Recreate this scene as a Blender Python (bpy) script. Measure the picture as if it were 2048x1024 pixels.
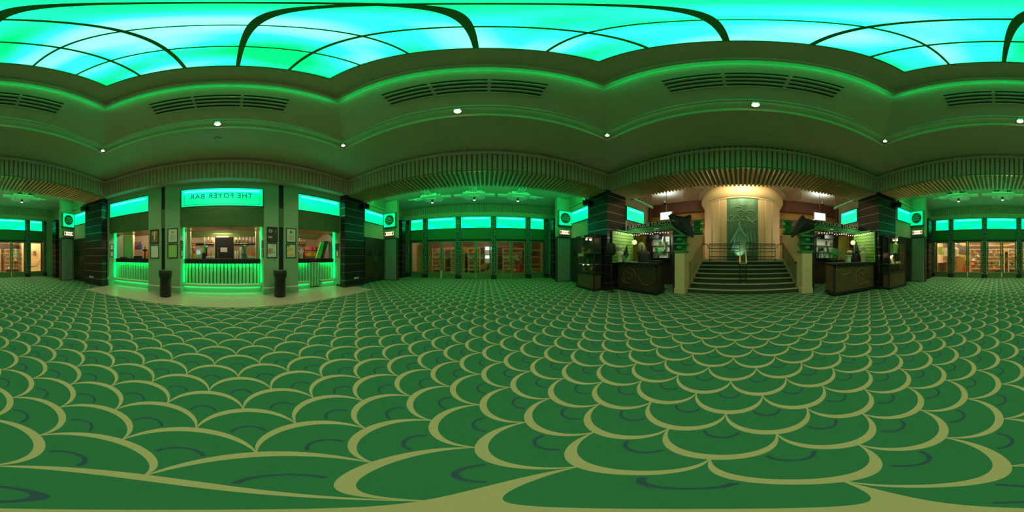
import bpy, math, random
from mathutils import Vector, Matrix
random.seed(7)
for o in list(bpy.data.objects): bpy.data.objects.remove(o)
S = bpy.context.scene
C = S.collection
PI = math.pi
# ------------------------------------------------------------------ camera (360 degree panorama)
CH = 1.25
cam = bpy.data.cameras.new('camera'); camo = bpy.data.objects.new('camera', cam); C.objects.link(camo)
cam.type = 'PANO'; cam.panorama_type = 'EQUIRECTANGULAR'
cam.latitude_min = -PI/2; cam.latitude_max = PI/2; cam.longitude_min = -PI; cam.longitude_max = PI
cam.clip_start = 0.01
AX = 1482.0                                   # the +Y axis of the room meets the picture here
camo.location = (0, 0, CH)
camo.rotation_euler = (PI/2, 0, (AX-1024)/2048*2*PI)
S.camera = camo
# ------------------------------------------------------------------ world, view
w = bpy.data.worlds.new('world'); S.world = w; w.use_nodes = True
w.node_tree.nodes['Background'].inputs[0].default_value = (0, 0, 0, 1)
w.node_tree.nodes['Background'].inputs[1].default_value = 0
S.view_settings.view_transform = 'Standard'; S.view_settings.look = 'None'
S.view_settings.exposure = 0.0; S.view_settings.gamma = 1.0
S.view_settings.use_curve_mapping = False

# strengths of the lamps the room has
K_SKY = 3.4; K_PANEL = 4.6; K_LED = 5.0
SPOT_W = 138; BAY_W_A = 30; BAY_W_B = 110
GREEN = (0.0, 1.0, 0.22)
WARM = (1.0, 0.76, 0.46)

# ------------------------------------------------------------------ materials
def mat(name, col, rough=.6, metal=0.0, bump=0.0, bscale=40, var=0.0, vscale=4, spec=.5, coat=0, trans=0, alpha=1):
    m = bpy.data.materials.new(name); m.use_nodes = True
    nt = m.node_tree; b = nt.nodes['Principled BSDF']
    b.inputs['Base Color'].default_value = (*col, 1); b.inputs['Roughness'].default_value = rough
    b.inputs['Metallic'].default_value = metal; b.inputs['Specular IOR Level'].default_value = spec
    b.inputs['Coat Weight'].default_value = coat; b.inputs['Transmission Weight'].default_value = trans
    b.inputs['Alpha'].default_value = alpha
    if var or bump:
        tc = nt.nodes.new('ShaderNodeTexCoord'); nz = nt.nodes.new('ShaderNodeTexNoise')
        nz.inputs['Scale'].default_value = vscale; nz.inputs['Detail'].default_value = 4
        nt.links.new(tc.outputs['Object'], nz.inputs['Vector'])
        if var:
            mx = nt.nodes.new('ShaderNodeMix'); mx.data_type = 'RGBA'
            mx.inputs[6].default_value = (*[c*(1-var) for c in col], 1)
            mx.inputs[7].default_value = (*[min(1, c*(1+var)) for c in col], 1)
            nt.links.new(nz.outputs['Fac'], mx.inputs[0]); nt.links.new(mx.outputs[2], b.inputs['Base Color'])
        if bump:
            n2 = nt.nodes.new('ShaderNodeTexNoise'); n2.inputs['Scale'].default_value = bscale
            nt.links.new(tc.outputs['Object'], n2.inputs['Vector'])
            bp = nt.nodes.new('ShaderNodeBump'); bp.inputs['Strength'].default_value = bump; bp.inputs['Distance'].default_value = .01
            nt.links.new(n2.outputs['Fac'], bp.inputs['Height']); nt.links.new(bp.outputs[0], b.inputs['Normal'])
    return m
def emis(name, col, k):
    m = bpy.data.materials.new(name); m.use_nodes = True
    b = m.node_tree.nodes['Principled BSDF']
    b.inputs['Base Color'].default_value = (*[c*.5 for c in col], 1)
    b.inputs['Emission Color'].default_value = (*col, 1); b.inputs['Emission Strength'].default_value = k
    return m
def emis_noise(name, cols, k, scale=(1, 1, 1), ns=1.0):
    m = emis(name, cols[1], k); nt = m.node_tree; b = nt.nodes['Principled BSDF']
    tc = nt.nodes.new('ShaderNodeTexCoord'); mp = nt.nodes.new('ShaderNodeMapping'); mp.inputs['Scale'].default_value = scale
    nz = nt.nodes.new('ShaderNodeTexNoise'); nz.inputs['Scale'].default_value = ns; nz.inputs['Detail'].default_value = 1.5
    cr = nt.nodes.new('ShaderNodeValToRGB')
    cr.color_ramp.elements[0].position = .36; cr.color_ramp.elements[0].color = (*cols[0], 1)
    cr.color_ramp.elements[1].position = .62; cr.color_ramp.elements[1].color = (*cols[2], 1)
    e = cr.color_ramp.elements.new(.5); e.color = (*cols[1], 1)
    nt.links.new(tc.outputs['Object'], mp.inputs[0]); nt.links.new(mp.outputs[0], nz.inputs['Vector'])
    nt.links.new(nz.outputs['Fac'], cr.inputs[0]); nt.links.new(cr.outputs[0], b.inputs['Emission Color'])
    return m

class E:                                       # tiny expression builder over math nodes
    nt = None
    def __init__(s, x): s.x = x
    @staticmethod
    def op(o, a, b=None, c=None):
        n = E.nt.nodes.new('ShaderNodeMath'); n.operation = o
        for i, q in enumerate((a, b, c)):
            if q is None: continue
            if isinstance(q, E): E.nt.links.new(q.x, n.inputs[i])
            else: n.inputs[i].default_value = q
        return E(n.outputs[0])
    def __add__(s, o): return E.op('ADD', s, o)
    def __sub__(s, o): return E.op('SUBTRACT', s, o)
    def __mul__(s, o): return E.op('MULTIPLY', s, o)
def carpet_mat():
    m = bpy.data.materials.new('scallop_carpet'); m.use_nodes = True; nt = m.node_tree; E.nt = nt
    b = nt.nodes['Principled BSDF']; b.inputs['Roughness'].default_value = .95; b.inputs['Specular IOR Level'].default_value = .12
    tc = nt.nodes.new('ShaderNodeTexCoord'); sp = nt.nodes.new('ShaderNodeSeparateXYZ')
    nt.links.new(tc.outputs['Object'], sp.inputs[0]); X = E(sp.outputs[0]); Y = E(sp.outputs[1])
    R = .2215
    cream = None; purple = None
    for (x0, y0) in ((.1415, .853), (-.08, 1.0745)):
        u = E.op('WRAP', X-x0, R, -R); v = E.op('WRAP', Y-y0, R, -R)
        uu = u*u
        outer = E.op('LESS_THAN', uu+v*v, R*R)
        v2 = v-.043
        inner = E.op('GREATER_THAN', uu+v2*v2, R*R)
        low = E.op('LESS_THAN', v, 0.0)
        c = outer*inner*low
        v3 = v-.05; d = E.op('SQRT', uu+v3*v3)
        ring = E.op('LESS_THAN', E.op('ABSOLUTE', d-.072), .0075)*E.op('LESS_THAN', v, .035)
        cream = c if cream is None else E.op('MAXIMUM', cream, c)
        purple = ring if purple is None else E.op('MAXIMUM', purple, ring)
    nz = nt.nodes.new('ShaderNodeTexNoise'); nz.inputs['Scale'].default_value = 260; nt.links.new(tc.outputs['Object'], nz.inputs['Vector'])
    nb = nt.nodes.new('ShaderNodeTexNoise'); nb.inputs['Scale'].default_value = 9; nt.links.new(tc.outputs['Object'], nb.inputs['Vector'])
    def mix(f, a, bb):
        q = nt.nodes.new('ShaderNodeMix'); q.data_type = 'RGBA'
        nt.links.new(f.x if isinstance(f, E) else f, q.inputs[0])
        for i, s in ((6, a), (7, bb)):
            if isinstance(s, tuple): q.inputs[i].default_value = (*s, 1)
            else: nt.links.new(s, q.inputs[i])
        return q.outputs[2]
    ground = mix(nb.outputs['Fac'], (.030, .178, .088), (.042, .210, .108))
    ground = mix(E(nz.outputs['Fac'])*.5, ground, (.026, .142, .064))
    g = mix(purple, ground, (.035, .085, .11))
    g = mix(cream, g, (.42, .40, .22))
    nt.links.new(g, b.inputs['Base Color'])
    bp = nt.nodes.new('ShaderNodeBump'); bp.inputs['Strength'].default_value = .35; bp.inputs['Distance'].default_value = .004
    nt.links.new(nz.outputs['Fac'], bp.inputs['Height']); nt.links.new(bp.outputs[0], b.inputs['Normal'])
    return m
def wood_band_mat():
    m = mat('banded_timber', (.16, .08, .04), .45); nt = m.node_tree; b = nt.nodes['Principled BSDF']
    tc = nt.nodes.new('ShaderNodeTexCoord'); mp = nt.nodes.new('ShaderNodeMapping'); mp.inputs['Scale'].default_value = (.25, .25, 1.5)
    nz = nt.nodes.new('ShaderNodeTexNoise'); nz.inputs['Scale'].default_value = 1.2; nz.inputs['Detail'].default_value = 0
    cr = nt.nodes.new('ShaderNodeValToRGB'); cr.color_ramp.interpolation = 'CONSTANT'
    cr.color_ramp.elements[0].color = (.20, .09, .06, 1); cr.color_ramp.elements[1].color = (.55, .34, .08, 1); cr.color_ramp.elements[1].position = .5
    e = cr.color_ramp.elements.new(.58); e.color = (.1, .07, .05, 1)
    nt.links.new(tc.outputs['Object'], mp.inputs[0]); nt.links.new(mp.outputs[0], nz.inputs['Vector'])
    nt.links.new(nz.outputs['Fac'], cr.inputs[0]); nt.links.new(cr.outputs[0], b.inputs['Base Color'])
    return m

M = dict(
 gilt=mat('gilt_reeding', (.50, .38, .21), .29, metal=.7, var=.12, vscale=6),
 carpet=carpet_mat(),
 plaster=mat('painted_plaster', (.50, .44, .33), .6, var=.08, vscale=3, bump=.08, bscale=60),
 flute=mat('gilded_plaster', (.46, .34, .24), .5, metal=.1, var=.12, vscale=6),
 pillar=mat('grey_stone_paint', (.24, .43, .25), .5, var=.10, vscale=5, bump=.05),
 header=mat('ribbed_shutter_paint', (.07, .17, .05), .45, var=.1),
 stone=mat('pale_stone_floor', (.46, .42, .31), .32, var=.12, vscale=7),
 black=mat('black_lacquer', (.012, .012, .013), .34, var=.3),
 blackm=mat('matt_black', (.015, .015, .016), .6),
 silver=mat('silver_inlay', (.62, .62, .60), .3, metal=.9),
 fret=mat('fretwork_metal', (.62, .60, .50), .4, metal=.2),
 brass=mat('brass', (.55, .37, .14), .3, metal=.8),
 copper=mat('copper_handrail', (.85, .48, .22), .3, metal=.7),
 cream=mat('cream_paint', (.74, .58, .34), .55, var=.05),
 beige=mat('beige_paint', (.62, .52, .34), .6, var=.06),
 bronze=mat('green_bronze', (.10, .25, .15), .45, metal=.25, var=.3, vscale=5, bump=.5, bscale=9),
 jade=mat('jade_paint', (.04, .26, .08), .4, var=.2),
 railgreen=mat('green_metal', (.16, .24, .13), .4, metal=.4),
 dwood=mat('dark_wood', (.055, .035, .022), .4, var=.35, vscale=8),
 mwood=mat('brown_wood', (.20, .10, .045), .45, var=.35, vscale=9),
 owood=mat('orange_wood', (.62, .32, .10), .45, var=.15),
 band=wood_band_mat(),
 glass=mat('clear_glass', (.9, .95, .92), .03, trans=1.0, alpha=.22),
 paper=mat('white_paper', (.75, .75, .68), .8),
 green_paper=mat('lime_paper', (.30, .62, .12), .8),
 brown_paper=mat('brown_print', (.22, .12, .06), .7),
 dark_print=mat('dark_print', (.05, .045, .04), .5),
 grey=mat('grey_print', (.3, .3, .28), .7),
 red=mat('red_plastic', (.7, .03, .02), .4), blue=mat('blue_pack', (.05, .16, .5), .4),
 yellow=mat('yellow_pack', (.85, .5, .05), .45), orange=mat('orange_pack', (.85, .25, .04), .45),
 pink=mat('pink_pack', (.8, .15, .35), .45), white=mat('white_glaze', (.85, .82, .75), .4),
 bottle=mat('bottle_green', (.03, .25, .06), .1, coat=.5), amber=mat('amber_spirit', (.5, .2, .03), .12, coat=.5),
 clearb=mat('clear_bottle', (.6, .58, .5), .15, coat=.5), steel=mat('steel', (.6, .58, .52), .22, metal=.95),
 kslat=mat('green_slatboard', (.34, .62, .10), .5, var=.1), mustard=mat('mustard_curtain', (.55, .45, .05), .8, var=.15),
 warmwall=mat('bar_back_wall', (.72, .55, .38), .6, var=.05),
 ledge=mat('pale_ledge_paint', (.5, .5, .4), .5),  # ledge: even pale paint, no emission
 paleface=mat('pale_mannequin', (.75, .68, .60), .5), hair=mat('tawny_wig', (.35, .36, .16), .9),
 lime=mat('lime_flap', (.25, .55, .08), .5), tile=mat('lobby_floor', (.78, .66, .48), .4, var=.05),
 foliage=mat('green_feathers', (.08, .42, .12), .7, var=.4, vscale=20),
 corr=mat('grey_green_corrugated_metal', (.33, .35, .31), .4, metal=.4),
 e_led=emis('green_led', (0.0, 1.0, .20), K_LED),
 e_ledh=emis('green_led_bright', (0.0, 1.0, .30), .8),
 e_top_glow=emis('cyan_top_glow', (.0, 1.0, .5), 1.3),  # brighter top of the light boxes as a strip, not a lamp tube
 e_spot=emis('warm_lens', (1.0, .85, .60), 14),
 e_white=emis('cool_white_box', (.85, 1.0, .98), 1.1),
 e_bulb=emis('white_bulb', (1.0, .95, .75), 4),
 e_exit=emis('exit_face', (1.0, .66, .48), 1.9),
 e_warm=emis('warm_tube', (1.0, .75, .40), 5),
 e_screen=emis('till_screen', (.45, .7, .8), .6),
 e_red=emis('deep_red', (.25, .01, 0), .5),
 e_sky=emis_noise('ceiling_diffuser', ((0, .50, .08), (.012, .95, .34), (.12, 1.0, .60)), K_SKY, (.55, 1.6, 1), .9),
 e_panel=emis_noise('panel_diffuser', ((0, .38, .07), (0, .46, .12), (.0, .56, .19)), K_PANEL, (.8, .8, 2.2), .8),
 e_sign=emis_noise('sign_diffuser', ((0, .45, .12), (0, .52, .20), (.004, .58, .34)), 2.4, (.6, .6, 2), .8),
 ink=mat('dark_green_lettering', (.005, .05, .02), .6),
 pale_ink=mat('pale_lettering', (.3, .55, .35), .6),
)
M['glass'].node_tree.nodes['Principled BSDF'].inputs['IOR'].default_value = 1.2

M.update(
 bronze_light=mat('pale_bronze_strokes', (.26, .44, .29), .35, metal=.3), slope=mat('pale_green_slope', (.34, .55, .18), .5), kdark=mat('very_dark_panel_wood', (.045, .030, .018), .5, var=.45, vscale=14),  # bronze_light: lighter tone that makes the relief strokes stand out
 ochre=mat('ochre_timber', (.50, .32, .08), .5, var=.1), brownt=mat('red_brown_timber', (.17, .08, .055), .5, var=.1),
 nosing=mat('pale_stair_nosing', (.42, .50, .34), .5),
 carpet_dark=mat('dark_stair_carpet', (.045, .055, .028), .9, var=.35, vscale=12), jade_pale=mat('pale_green_paint', (.35, .48, .24), .5), pink_faded=mat('faded_red_print', (.45, .30, .25), .7),
 e_globe=emis('slatboard_glow', (.85, 1.0, .55), .8), green_pale=mat('pale_green_card', (.40, .68, .42), .7),
 mustard_pale=mat('pale_yellow_cloth', (.62, .58, .30), .7), pinkish=mat('pale_pink_cloth', (.75, .58, .50), .8), lime_pale=mat('pale_lime_cloth', (.55, .75, .25), .6),
 e_cove=emis('cove_led', (0, 1.0, .20), 11), e_bay=emis('bay_led', (0, 1.0, .18), 60), e_bar=emis('counter_led', (0, 1.0, .36), 17), e_bayb=emis('bay_led_right', (0, 1.0, .18), 34), e_core=emis('top_glow_core', (.10, 1.0, .85), 1.5),
 e_post=emis('upright_led', (0, 1.0, .12), 4.0),
)

# ------------------------------------------------------------------ mesh builder
class MB:
    def __init__(s): s.v = []; s.f = []
    def add(s, vs, fs):
        n = len(s.v); s.v += [tuple(p) for p in vs]; s.f += [tuple(i+n for i in f) for f in fs]; return s
    def box(s, x0, x1, y0, y1, z0, z1):
        if x1 < x0: x0, x1 = x1, x0
        if y1 < y0: y0, y1 = y1, y0
        if z1 < z0: z0, z1 = z1, z0
        return s.add([(x0,y0,z0),(x1,y0,z0),(x1,y1,z0),(x0,y1,z0),(x0,y0,z1),(x1,y0,z1),(x1,y1,z1),(x0,y1,z1)],
              [(0,3,2,1),(4,5,6,7),(0,1,5,4),(1,2,6,5),(2,3,7,6),(3,0,4,7)])
    def bar(s, p, q, w, h):                    # rectangular bar from p to q
        p = Vector(p); q = Vector(q); d = (q-p).normalized()
        up = Vector((0,0,1)) if abs(d.z) < .95 else Vector((1,0,0))
        a = d.cross(up).normalized()*w/2; b = a.cross(d).normalized()*h/2
        vs = [p-a-b, p+a-b, p+a+b, p-a+b, q-a-b, q+a-b, q+a+b, q-a+b]
        return s.add(vs, [(0,1,2,3),(4,7,6,5),(0,4,5,1),(1,5,6,2),(2,6,7,3),(3,7,4,0)])
    def cyl(s, p, q, r, r2=None, n=14):
        p = Vector(p); q = Vector(q); r2 = r if r2 is None else r2; d = (q-p).normalized()
        up = Vector((0,0,1)) if abs(d.z) < .95 else Vector((1,0,0))
        a = d.cross(up).normalized(); b = a.cross(d).normalized(); vs = []
        for (c, rr) in ((p, r), (q, r2)):
            for i in range(n): t = 2*PI*i/n; vs.append(c+a*math.cos(t)*rr+b*math.sin(t)*rr)
        fs = [(i, (i+1) % n, n+(i+1) % n, n+i) for i in range(n)]+[tuple(range(n))[::-1], tuple(range(n, 2*n))]
        return s.add(vs, fs)
    def lathe(s, cx, cy, prof, n=20, sx=1, sy=1):
        vs = []; fs = []; k = len(prof)
        for (r, z) in prof:
            for i in range(n): t = 2*PI*i/n; vs.append((cx+r*sx*math.cos(t), cy+r*sy*math.sin(t), z))
        for j in range(k-1):
            for i in range(n): fs.append((j*n+i, j*n+(i+1) % n, (j+1)*n+(i+1) % n, (j+1)*n+i))
        fs += [tuple(range(n))[::-1], tuple(range((k-1)*n, k*n))]
        return s.add(vs, fs)
    def ball(s, c, r, n=14, sz=1, sx=1, sy=1):
        prof = [(max(.001, r*math.sin(PI*j/8)), c[2]-r*sz*math.cos(PI*j/8)) for j in range(9)]
        return s.lathe(c[0], c[1], prof, n, sx, sy)
    def tube(s, pts, r, n=8, rads=None):
        pts = [Vector(p) for p in pts]; vs = []; fs = []; K = len(pts)
        for j, p in enumerate(pts):
            d = (pts[min(j+1, K-1)]-pts[max(j-1, 0)]).normalized()
            up = Vector((0,0,1)) if abs(d.z) < .9 else Vector((1,0,0))
            a = d.cross(up).normalized(); b = a.cross(d).normalized(); rr = rads[j] if rads else r
            for i in range(n): t = 2*PI*i/n; vs.append(p+a*math.cos(t)*rr+b*math.sin(t)*rr)
        for j in range(K-1):
            for i in range(n): fs.append((j*n+i, j*n+(i+1) % n, (j+1)*n+(i+1) % n, (j+1)*n+i))
        fs += [tuple(range(n))[::-1], tuple(range((K-1)*n, K*n))]
        return s.add(vs, fs)
    def prism(s, poly, d):                     # poly: 3D points, extruded by vector d
        n = len(poly); vs = [Vector(p) for p in poly]; vs += [p+Vector(d) for p in vs]
        fs = [tuple(range(n))[::-1], tuple(range(n, 2*n))]+[(i, (i+1) % n, n+(i+1) % n, n+i) for i in range(n)]
        return s.add(vs, fs)
    def ring(s, ra, za, rb, zb):               # mitred rectangular ring between two rectangles (x0,x1,y0,y1)
        q = lambda r, z: [(r[0],r[2],z),(r[1],r[2],z),(r[1],r[3],z),(r[0],r[3],z)]
        return s.add(q(ra, za)+q(rb, zb), [(i, (i+1) % 4, 4+(i+1) % 4, 4+i) for i in range(4)])
    def flutes(s, o, u, ulen, v, L, nrm, pitch=.135, depth=.05, seg=6, gap=.06, sink=-.45):
        o = Vector(o); u = Vector(u); v = Vector(v); nrm = Vector(nrm)
        n = max(1, round(ulen/pitch)); pt = ulen/n
        prof = ([(0, sink), (gap, sink)] if gap else [])+[(.5-(.5-gap)*math.cos(PI*k/seg), math.sin(PI*k/seg)) for k in range(seg+1)]+([(1-gap, sink), (1, sink)] if gap else [])
        seg = len(prof)-1
        for i in range(n):
            a = []; b = []
            for (q, h) in prof:
                p = o+u*(i+q)*pt+nrm*depth*h; a.append(p); b.append(p+v*L)
            vs = a+b; m = seg+1
            s.add(vs, [(k, k+1, m+k+1, m+k) for k in range(seg)]+[tuple(range(m)), tuple(range(m, 2*m))])
        return s
    def build(s, name, m, parent=None, smooth=False, loc=None, bevel=0):
        me = bpy.data.meshes.new(name)
        off = Vector((0,0,0)); p = parent
        while p is not None: off += p.location; p = p.parent
        base = Vector(loc) if loc is not None else Vector((0,0,0))
        me.from_pydata([tuple(Vector(q)-off-base) for q in s.v], [], s.f)
        me.materials.append(M[m] if isinstance(m, str) else m)
        if smooth:
            me.polygons.foreach_set('use_smooth', [True]*len(me.polygons)); me.set_sharp_from_angle(angle=.8)
        me.update()
        o = bpy.data.objects.new(name, me); C.objects.link(o); o.location = base
        if parent: o.parent = parent
        if bevel:
            b = o.modifiers.new('bevel', 'BEVEL'); b.width = bevel; b.segments = 2; b.limit_method = 'ANGLE'
        return o
def B(*a): return MB().box(*a)
def thing(name, label, cat, loc=(0,0,0), group=None, rz=0):
    o = bpy.data.objects.new(name, None); C.objects.link(o); o.location = loc; o.rotation_euler = (0,0,rz)
    o.empty_display_size = .1
    o['label'] = label; o['category'] = cat
    if group: o['group'] = group
    return o
def tag(o, label, cat, group=None, kind=None):
    o['label'] = label; o['category'] = cat
    if group: o['group'] = group
    if kind: o['kind'] = kind
    return o
def struct(o, label=None):
    o['kind'] = 'structure'
    if label: o['label'] = label
    return o
def dup(o, parent=None):
    c = o.copy(); C.objects.link(c)
    if parent: c.parent = parent
    for ch in [q for q in bpy.data.objects if q.parent == o]: dup(ch, c)
    return c
def base_of(mb):                               # base point of a single mesh thing
    xs = [p[0] for p in mb.v]; ys = [p[1] for p in mb.v]; zs = [p[2] for p in mb.v]
    return ((min(xs)+max(xs))/2, (min(ys)+max(ys))/2, min(zs))
def solo(mb, name, m, label, cat, group=None, smooth=False, bevel=0):
    return tag(mb.build(name, m, smooth=smooth, loc=base_of(mb), bevel=bevel), label, cat, group)
def lamp(name, kind, loc, power, col, parent=None, size=.05, target=None, angle=60, blend=.5):
    l = bpy.data.lights.new(name, kind); l.energy = power; l.color = col
    if kind == 'SPOT': l.spot_size = math.radians(angle); l.spot_blend = blend; l.shadow_soft_size = size
    elif kind == 'POINT': l.shadow_soft_size = size
    elif kind == 'AREA': l.size = size
    o = bpy.data.objects.new(name, l); C.objects.link(o)
    off = Vector((0,0,0)); p = parent
    while p is not None: off += p.location; p = p.parent
    o.location = Vector(loc)-off; o.parent = parent
    if target is not None:
        o.rotation_euler = (Vector(target)-Vector(loc)).to_track_quat('-Z', 'Y').to_euler()
    return o
def text_mb(txt, org, u, up, size, depth=.01, spacing=1.0, centre=True, bold=0.0):
    cu = bpy.data.curves.new('lettering', 'FONT'); cu.body = txt; cu.size = size; cu.extrude = depth/2; cu.space_character = spacing
    cu.resolution_u = 3; cu.offset = bold
    if centre: cu.align_x = 'CENTER'; cu.align_y = 'CENTER'
    to = bpy.data.objects.new('lettering', cu); C.objects.link(to)
    bpy.context.view_layer.update()
    me = bpy.data.meshes.new_from_object(to.evaluated_get(bpy.context.evaluated_depsgraph_get()))
    mb = MB(); org = Vector(org); u = Vector(u); up = Vector(up); nn = u.cross(up)
    mb.add([org+u*v.co.x+up*v.co.y+nn*v.co.z for v in me.vertices], [tuple(p.vertices) for p in me.polygons])
    bpy.data.objects.remove(to); bpy.data.curves.remove(cu); bpy.data.meshes.remove(me)
    return mb
def px_x(px, y):                                # where the line of sight at picture column px crosses the wall plane y
    return y*math.tan((px-AX)/2048*2*PI)
def px_y(px, x):
    return x/math.tan((px-AX)/2048*2*PI)
def pz(py, r): return CH+r*math.tan((512-py)/1024*PI)

# ------------------------------------------------------------------ dimensions
XL, XR = -8.9, 9.3                              # the two entrance walls
YB, YS = -5.07, 4.05                            # bar wall, wall on the stairs side
L0 = (-1.16, 1.52, -1.63, .98); L1 = (-1.55, 1.90, -2.01, 1.37); L2 = (-2.49, 2.84, -2.96, 2.31)
L3 = tuple(a+b for a, b in zip(L2, (-.32, .32, -.32, .32)))
F = (-4.30, 4.55, -4.80, 4.11)
Z0, ZS, ZF = CH+3.77, CH+3.28, CH+2.50
ZBAY = CH+2.93

# ------------------------------------------------------------------ floor
struct(MB().add([(-14,-5.2,0),(15,-5.2,0),(15,13,0),(-14,13,0)], [(0,1,2,3)]).build('floor', 'carpet'), 'green carpet with cream fish scale pattern')
struct(B(-4.62, 4.62, -8.6, -3.80, -.05, .006).build('stone_apron', 'stone'), 'pale stone floor in front of the bar')

# ------------------------------------------------------------------ ceiling
def grow(r, d): return (r[0]-d, r[1]+d, r[2]-d, r[3]+d)
m = MB(); m.ring(L0, Z0, L1, Z0); m.ring(L0, Z0, L0, Z0+.25)
m.ring(L1, Z0, L1, Z0-.11); m.ring(L1, Z0-.11, grow(L1, .05), Z0-.11); m.ring(grow(L1, .05), Z0-.11, grow(L1, .05), Z0+.03); m.ring(grow(L1, .05), Z0+.03, grow(L1, .16), Z0+.03)
m.ring(grow(L1, .16), Z0+.03, grow(L1, .16), Z0-.06)
m.ring(grow(L1, .16), Z0-.06, L2, ZS+.05); m.ring(L2, ZS+.05, L2, ZS); m.ring(L2, ZS, grow(L2, .05), ZS)
m.ring(grow(L2, .05), ZS, grow(L2, .05), ZS+.09); m.ring(grow(L2, .05), ZS+.09, L3, ZS+.09); m.ring(L3, ZS+.09, L3, ZS)
m.ring(L3, ZS, grow(F, .3), ZS)
struct(m.build('ceiling', 'plaster'), 'stepped coved plaster ceiling')
# hidden strip lamps inside the two cove ledges
m = MB(); m.ring(grow(L1, .053), Z0-.095, grow(L1, .053), Z0-.07)
tag(m.build('led_strip', 'e_cove'), 'green strip light around the top of the ceiling cove', 'strip light')
m = MB(); m.ring(grow(L2, .052), ZS+.05, grow(L2, .052), ZS+.075)
tag(m.build('led_strip', 'e_led'), 'thin green strip light in the trough with the small spotlights', 'strip light')

sky = thing('skylight', 'large green backlit glass ceiling panel in a dark grid over the foyer', 'ceiling light', ((L0[0]+L0[1])/2, (L0[2]+L0[3])/2, Z0+.02))
gx = [L0[0]+(L0[1]-L0[0])*i/5 for i in range(6)]; gy = [L0[2]+(L0[3]-L0[2])*i/5 for i in range(6)]
for i in range(5):
    for j in range(5):
        B(gx[i]+.012, gx[i+1]-.012, gy[j]+.012, gy[j+1]-.012, Z0+.03, Z0+.04).build('pane', 'e_sky', sky)
m = MB()
for i in range(6):
    wd = .022 if i in (2, 3) else .018
    m.box(gx[i]-wd, gx[i]+wd, L0[2], L0[3], Z0+.002, Z0+.05)
for j in range(6):
    wd = .022 if j in (0, 3, 5) else .013
    m.box(L0[0], L0[1], gy[j]-wd, gy[j]+wd, Z0+.004, Z0+.05)
m.build('frame', 'jade', sky)

# ventilation grilles on the four slopes of the cove
cxr, cyr = (L1[0]+L1[1])/2, (L1[2]+L1[3])/2
sides = [((0,-1), 'bar'), ((0,1), 'staircase'), ((-1,0), 'mid-photo entrance wall'), ((1,0), 'photo-edge entrance wall')]
for (dx, dy), nm in sides:
    d = Vector((dx, dy, 0)); t = Vector((-dy, dx, 0))
    r1 = {(0,-1): -L1[2], (0,1): L1[3], (-1,0): -L1[0], (1,0): L1[1]}[(dx,dy)]
    r2 = {(0,-1): -L2[2], (0,1): L2[3], (-1,0): -L2[0], (1,0): L2[1]}[(dx,dy)]
    a = d*(r1+.16)+Vector((0,0,Z0-.06)); b = d*r2+Vector((0,0,ZS+.05)); sl = (b-a).normalized(); nrm = sl.cross(t).normalized()
    if nrm.z > 0: nrm = -nrm
    cc = Vector((cxr if dx == 0 else 0, cyr if dy == 0 else 0, 0))
    o0 = cc+a+(b-a)*.24; o1 = cc+a+(b-a)*.66; Ls = (o1-o0).length
    v = thing('ceiling_vent', f'long louvred ventilation grille in the sloping ceiling facing the {nm}', 'vent', tuple((o0+o1)/2))
    for k in (-1, 0, 1):
        c0 = o0+t*k*.745
        fr = MB(); sl2 = MB()
        for q in range(4):
            s0 = c0+sl*(Ls*(q+.12)/4); s1 = c0+sl*(Ls*(q+.72)/4)
            sl2.add([s0-t*.35+nrm*.004, s0+t*.35+nrm*.004, s1+t*.35+nrm*.004, s1-t*.35+nrm*.004, s0-t*.35-nrm*.003, s0+t*.35-nrm*.003, s1+t*.35-nrm*.003, s1-t*.35-nrm*.003],
                    [(0,1,2,3),(4,7,6,5),(0,4,5,1),(1,5,6,2),(2,6,7,3),(3,7,4,0)])
            e0 = c0+sl*(Ls*(q+.72)/4)
            fr.bar(e0-t*.36+nrm*.012, e0+t*.36+nrm*.012, .022, .026)
        sl2.build('slot', 'blackm', v); fr.build('louvre', 'plaster', v)

# small spotlights in the trough
spots = [((3.06,-3.13), 'in the ceiling trough corner left of the bar'), ((.22,-3.13), 'in the ceiling trough above the middle of the bar'),
         ((-2.64,-3.13), 'in the ceiling trough corner right of the bar'), ((-2.64,-.45), 'in the ceiling trough facing the entrance wall in mid photo'),
         ((-2.64,2.46), 'in the ceiling trough corner left of the staircase'), ((.22,2.46), 'in the ceiling trough facing the staircase'),
         ((3.0,2.46), 'in the ceiling trough corner right of the staircase'), ((3.0,-.43), "in the ceiling trough at the photo's right edge")]
tg = [(4.6,-4.6,1.5), (.22,-4.9,.6), (-4.2,-4.6,1.5), (-5.8,-.45,1.0), (-4.4,4.2,1.5), (.2,4.8,.8), (4.4,4.2,1.5), (6.2,-.43,.5)]
for i, ((x, y), w_) in enumerate(spots):
    s = thing('spotlight', f'small round warm spotlight {w_}', 'spotlight', (x, y, ZS+.09))
    big = i % 2 == 1
    r = .055 if big else .04
    MB().lathe(x, y, [(r+.02, ZS+.09), (r+.02, ZS+.03), (r+.006, ZS+.012), (r, ZS+.03), (.01, ZS+.035)], 18).build('housing', 'steel', s, True)
    MB().ball((x, y, ZS+.02), r, 12, .6).build('lens', 'e_spot', s, True)
    lamp('spot_lamp', 'SPOT', (x, y, ZS-.03), SPOT_W*(1.2 if big else .8), WARM, s, .04, (x*1.15, y*1.15, 0), 118, .8)

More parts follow.
